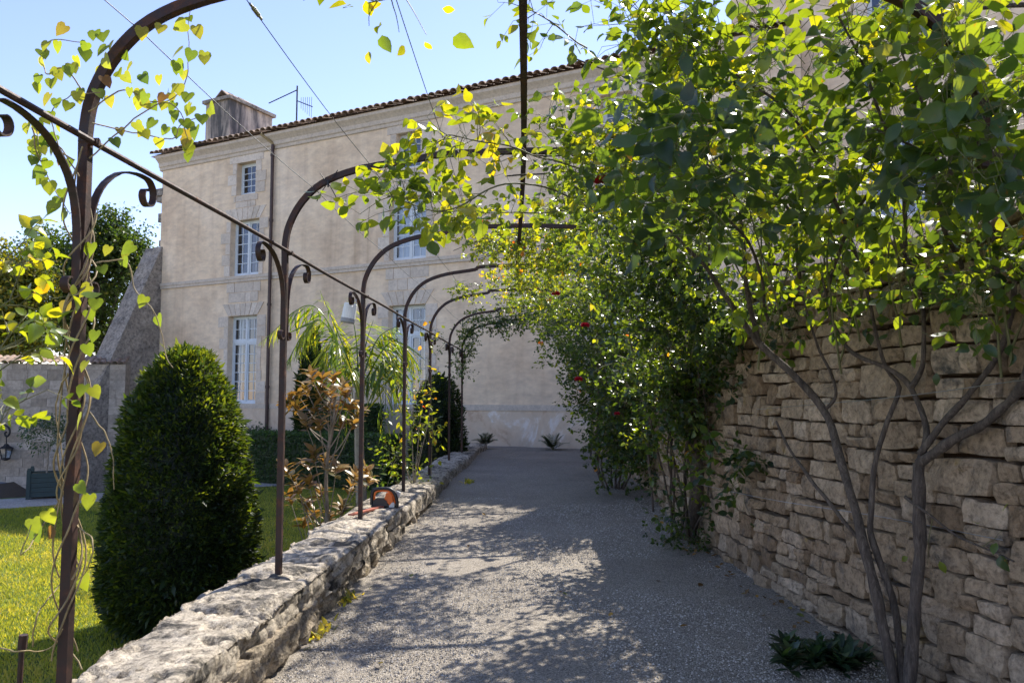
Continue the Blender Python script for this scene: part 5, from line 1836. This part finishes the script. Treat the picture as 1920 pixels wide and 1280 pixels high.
# training wires on the rubble wall
for i, (A, lab) in enumerate(((([1420, 767, 6.0], [1670, 745, 4.4], [1920, 712, 3.45]), 'straight wire across the rubble wall, higher of the two'), (([1300, 905, 7.3], [1440, 935, 5.7], [1650, 968, 4.6], [1880, 1012, 3.75]), 'slack wire across the rubble wall below the first'))):
    w = MB(); w.tube(smooth_path([at(*q) for q in A], 30), .0022, 5)
    tag(recentre(w.build('wall_wire', M['steel'])), lab, 'wire', 'wires on the rubble wall')

# ------------------------------------------------------------------ grass
def grass(n, region, hmin, hmax, seed, wid=.006):
    r = np.random.default_rng(seed)
    P = region(r, n)
    n = len(P)
    tn = np.clip(.45 + .25 * fbm(P * .9, 4, 77) + .18 * r.standard_normal(n), 0, 1)
    a = r.random(n) * 6.28; lean = r.normal(0, .45, (n, 2))
    H = hmin + (hmax - hmin) * r.random(n) * (1 + .4 * fbm(P * 1.4, 2, 3))
    dx = np.stack([np.cos(a), np.sin(a), np.zeros(n)], 1) * (wid * r.uniform(.6, 1.4, n))[:, None]
    tip = P + np.stack([lean[:, 0] * H, lean[:, 1] * H, H], 1)
    V = np.stack([P - dx, P + dx, tip], 1).reshape(-1, 3)
    mb = MB(); mb.add(V, np.arange(n * 3).reshape(-1, 3), tn)
    return mb


def lawn_region(r, n):
    Y = 4.0 + 17 * r.random(n) ** 1.25
    X = -2.15 - r.random(n) * (2.2 + .62 * Y)
    P = np.stack([X, Y, np.full(n, LAWN)], 1)
    # off the drive
    dl = np.interp(X, [-17, -11.45, -9.92, -7.91, -5.61, -3.0], [13.0, 16.02, 17.34, 20.01, 21.36, 21.7])
    return P[(Y < dl - .03)]


o = grass(330000, lawn_region, .02, .055, 31).build('grass', M['grass'])
tag(o, 'mown lawn grass, sunlit near the pergola and shaded towards the house', 'grass', kind='stuff')


def wall_foot(r, n):
    Y = 2.5 + 8 * r.random(n); X = -2.12 - np.abs(r.normal(0, .22, n))
    z = LAWN + .12 * r.random(n)
    return np.stack([X, Y, z], 1)


o = grass(26000, wall_foot, .05, .16, 32, .011).build('ground_cover', M['grass'])
tag(o, 'strip of taller yellow-green ground cover along the lawn side of the low wall', 'ground cover', kind='stuff')

# stake in the lawn with cord
st = at(36, 1290, 3.3)
w = MB(); top = at(42, 1195, 3.15); w.tube([np.array([top[0] - .03, top[1], LAWN]), top], .011, 7); w.tube([top + np.array([0, 0, -.045]), top + np.array([0.004, 0, .012])], .018, 7)
tag(recentre(w.build('stake', M['rust'])), 'short rusty stake with a vine looped over its top at the lower left', 'stake')

# ------------------------------------------------------------------ yard: planter with tree, lantern, car
pcn = np.array([-11.75, 17.95, LAWN])
pb_ = empty('planter_box', pcn, 'dark green square wooden planter box at the edge of the drive', 'planter')
an_ = R(28)
Rm = np.array([[math.cos(an_), -math.sin(an_), 0], [math.sin(an_), math.cos(an_), 0], [0, 0, 1]])
def PM(V): return np.asarray(V) @ Rm.T + pcn
for q in range(4):
    ca, sa = math.cos(q * math.pi / 2), math.sin(q * math.pi / 2); Rq = np.array([[ca, -sa, 0], [sa, ca, 0], [0, 0, 1]])
    for j in range(5):
        w = MB(); w.box((-.3, -.335, .06 + j * .11), (.3, -.31, .06 + j * .11 + .104), lambda V: PM(np.asarray(V) @ Rq.T)); w.build('board', M['planter'], pb_)
    w = MB(); w.box((.28, -.36, 0), (.36, -.28, .68), lambda V: PM(np.asarray(V) @ Rq.T)); w.box((.29, -.35, .68), (.35, -.29, .72), lambda V: PM(np.asarray(V) @ Rq.T)); w.build('corner_post', M['planter'], pb_)
w = MB(); w.box((-.3, -.3, .1), (.3, .3, .58), PM); w.build('soil_fill', M['soil'], pb_)
tp_ = Plant(empty('potted_tree', pcn + np.array([0, 0, .58]), 'small round-headed tree growing in the dark green planter', 'tree'), 95, 'long', 'dark_leaf')
w = MB(); w.tube(smooth_path([pcn + np.array([0, 0, .5]), pcn + np.array([.02, 0, .9]), pcn + np.array([0, 0, 1.3])], 8), .022, 7); w.build('trunk', M['pale_bark'], tp_.root)
cc_ = pcn + np.array([-.03, 0, 1.52])
for i in range(270):
    v = unit(tp_.r.standard_normal(3)) * tp_.r.random() ** .5 * np.array([.5, .5, .38])
    tp_.twig(cc_ + v * .8, v + np.array([0, 0, .2]), .22, 5, .075, 1, (.3, 1.0), .4)
tp_.finish(0, part='crown')

ln = empty('wall_lantern', at(12, 850, 24.6), 'black iron lantern hanging from a scrolled bracket at the left edge', 'lantern')
YL = 24.6
def lq(x, y): return at(x, y, YL)
w = MB(); w.tube(smooth_path([lq(-12, 850), lq(-6, 815), lq(2, 799), lq(10, 797), lq(17, 803), lq(18, 812), lq(13, 818), lq(9, 813), lq(12, 809)], 36), .03, 6)
w.tube([lq(12, 816), lq(12, 832)], .018, 5); w.tube([lq(-12, 800), lq(-12, 880)], .03, 6); w.build('bracket', M['black_iron'], ln)
c_ = lq(12, 832)
w = MB(); w.lathe(c_, [(0.0, .02), (.06, 0), (.1, -.06), (.22, -.12), (.23, -.15), (0, -.15)], 6); w.build('hood', M['black_iron'], ln)
w = MB()
for k_ in range(6):
    a = k_ * math.pi / 3; w.tube([c_ + np.array([.2 * math.cos(a), .2 * math.sin(a), -.15]), c_ + np.array([.13 * math.cos(a), .13 * math.sin(a), -.46])], .012, 4)
w.lathe(c_, [(.14, -.45), (.15, -.48), (.05, -.53), (0, -.54)], 6); w.build('cage', M['black_iron'], ln)
w = MB(); w.lathe(c_, [(.185, -.155), (.12, -.45)], 6); w.build('lantern_glass', M['glass'], ln)

# parked car in the lower yard
car = empty('parked_car', (-16.9, 21.0, YARD), 'blue-grey parked car of which only roof and windscreen pillar show above the drive', 'car')
ca_ = R(200)
Rc = np.array([[math.cos(ca_), -math.sin(ca_), 0], [math.sin(ca_), math.cos(ca_), 0], [0, 0, 1]])
tipw = at(50, 937, 20.6)
c0_ = np.array([tipw[0] - 1.75, 21.3, YARD])
def CMt(V): return np.asarray(V) * np.array([1, 1, 1.0]) + c0_
prof_l = [(-2.1, .35), (-2.15, .75), (-2.0, .95), (-1.7, 1.02), (-1.2, 1.45), (-.4, 1.52), (.4, 1.48), (1.2, 1.0), (1.9, .88), (2.1, .7), (2.12, .35)]
w = MB()
xs = np.array([p[0] for p in prof_l]); zs_ = np.array([p[1] for p in prof_l])
rows = []
for t in np.linspace(-1, 1, 9):
    hw_ = .86 - .16 * np.clip((zs_ - .95) / .55, 0, 1)
    rows.append(np.stack([xs, t * hw_, zs_ - .04 * t ** 4], 1))
G = np.array(rows); w.grid(CMt(G.reshape(-1, 3)).reshape(G.shape))
for row in (rows[0], rows[-1]):
    Rr = CMt(row); lowr = Rr.copy(); lowr[:, 2] = YARD + .3
    w.grid(np.stack([Rr, lowr], 0))
w.build('body', M['car_paint'], car, smooth=True)
for sgn in (-1, 1):
    w = MB()
    y_ = sgn * .735
    V = np.array([[-1.25, sgn * .80, 1.02], [.95, sgn * .80, 1.02], [.42, sgn * .725, 1.40], [-.9, sgn * .725, 1.42]]) + np.array([0, sgn * .012, 0])
    w.add(CMt(V), [[0, 1, 2, 3]]); w.build('side_window', M['car_dark'], car)
w = MB(); V = np.array([[1.2, -.66, 1.015], [1.2, .66, 1.015], [.45, .6, 1.475], [.45, -.6, 1.475]]); w.add(CMt(V + np.array([.01, 0, .012])), [[0, 1, 2, 3]]); w.build('windscreen', M['car_dark'], car)
for wx in (-1.3, 1.3):
    for sgn in (-1, 1):
        Mw = np.array([[1, 0, 0], [0, 0, 1], [0, -1, 0]], float)
        w = MB(); w.lathe(CMt([[wx, sgn * .8, .32]])[0], [(.18, -.1), (.3, -.1), (.32, -.06), (.32, .06), (.3, .1), (.18, .1)], 18, M=Mw); o = w.build('wheel', M['tyre'], car)
        w = MB(); w.lathe(CMt([[wx, sgn * .8, .32]])[0], [(.0, sgn * .085), (.18, sgn * .1)], 14, M=Mw); w.build('rim', M['steel'], o)

# ------------------------------------------------------------------ trees beyond the yard wall
def big_tree(px, pbase, Y, blobs, seed, label, tint):
    root_p = at(px, pbase, Y); root_p[2] = YARD
    root = empty('leafy_tree', root_p, label, 'tree', 'trees beyond the yard wall')
    r = np.random.default_rng(seed)
    w = MB(); topc = at(blobs[0][0], blobs[0][1], Y)
    w.tube(smooth_path([root_p, (root_p + topc) / 2 + np.array([.2, 0, 0]), topc], 12), np.linspace(.28, .1, 12), 8)
    for bx, by, rx, ry, n in blobs[1:]:
        e = at(bx, by, Y); s_ = root_p * .5 + topc * .5
        w.tube(smooth_path([s_, (s_ + e) / 2 + np.array([0, 0, .4]), e], 8), np.linspace(.1, .04, 8), 6)
    w.build('trunk', M['bark'], root)
    P, D, Nn, S, T = [], [], [], [], []
    for bx, by, rx, ry, n in blobs:
        c = at(bx, by, Y); k_ = Y / F_PX; rad = np.array([rx * k_, (rx + ry) / 2 * k_, ry * k_])
        ncl = n // 22
        v = unit(r.standard_normal((ncl, 3))) * r.random((ncl, 1)) ** .35
        ctr = c + v * rad * (1 + .18 * r.standard_normal((ncl, 1)))
        p = np.repeat(ctr, 22, 0) + r.standard_normal((ncl * 22, 3)) * .22
        P.append(p); m_ = len(p)
        D.append(r.standard_normal((m_, 3)) + np.array([0, 0, -.4])); Nn.append(unit(np.array([0, 0, 1.0]) + r.standard_normal((m_, 3)) * .6)); S.append(r.uniform(.1, .2, m_)); T.append(np.clip(r.normal(tint, .2, m_) + np.repeat(r.normal(0, .12, ncl), 22), 0, 1))
    leaf_mb('rose_far', np.vstack(P), np.vstack(D), np.vstack(Nn), np.concatenate(S), np.concatenate(T)).build('crown', M['tree'], root, kind='stuff')


big_tree(190, 700, 34, [(190, 520, 75, 100, 9000), (235, 480, 50, 60, 4500), (120, 560, 65, 90, 7000), (180, 620, 90, 60, 5000), (90, 470, 45, 40, 2500), (205, 430, 35, 38, 2500)], 91, 'tall dark green tree rising beyond the yard wall next to the buttress', .3)
big_tree(30, 700, 30, [(20, 570, 70, 80, 7000), (60, 520, 40, 45, 3000), (-20, 510, 50, 60, 3000), (20, 640, 80, 40, 4000)], 92, 'yellow-green tree beyond the yard wall at the left edge', .72)

# ------------------------------------------------------------------ fallen leaves on the path
fr_ = np.random.default_rng(17)
spots = [(708, 1243, .9), (1140, 1160, .8), (1064, 1125, .98), (910, 985, .75), (770, 1093, 1.0), (880, 1040, .3), (1275, 1180, .4), (1050, 1120, .1), (980, 1008, .1), (1230, 1100, .2), (1310, 1110, .1)]
spots += [(float(fr_.uniform(1330, 1560)), 0, float(fr_.random())) for _ in range(70)]
LEAF['dead'] = leaf_template(.36, .5, -.25)
for px, py, t in spots:
    if py == 0:
        Y = float(fr_.uniform(4.6, 9.5)); X = wall_x(Y) - abs(fr_.normal(.1, .14)) - .06; p_ = np.array([X, Y, 0])
    else:
        dd = ray(px, py); p_ = CAM + dd * ((.05 - 1.6) / dd[2])
    p_[2] = float(path_z(p_[1])) + .016
    mb = MB(); mb.add(LEAF['dead'][0], LEAF['dead'][1], t)
    key = ('dead', 'dead_leaf', round(t * 6) / 6)
    me = leaf_mesh('dead', 'dead_leaf', t)
    o = bpy.data.objects.new('fallen_leaf', me); col.objects.link(o)
    o.location = [float(v) for v in p_]; o.rotation_euler = (fr_.normal(0, .25), fr_.normal(0, .25), fr_.uniform(0, 6.28)); s_ = float(fr_.uniform(.035, .06)); o.scale = (s_, s_, s_)
    hue = 'dull brown' if t < .35 else 'rusty orange' if t < .65 else 'bright yellow-orange' if t < .9 else 'greenish'
    tag(o, f'{hue} fallen leaf ' + ('in the litter along the foot of the rubble wall' if py == 0 else 'lying out on the open gravel path'), 'leaf', 'fallen leaves on the path')
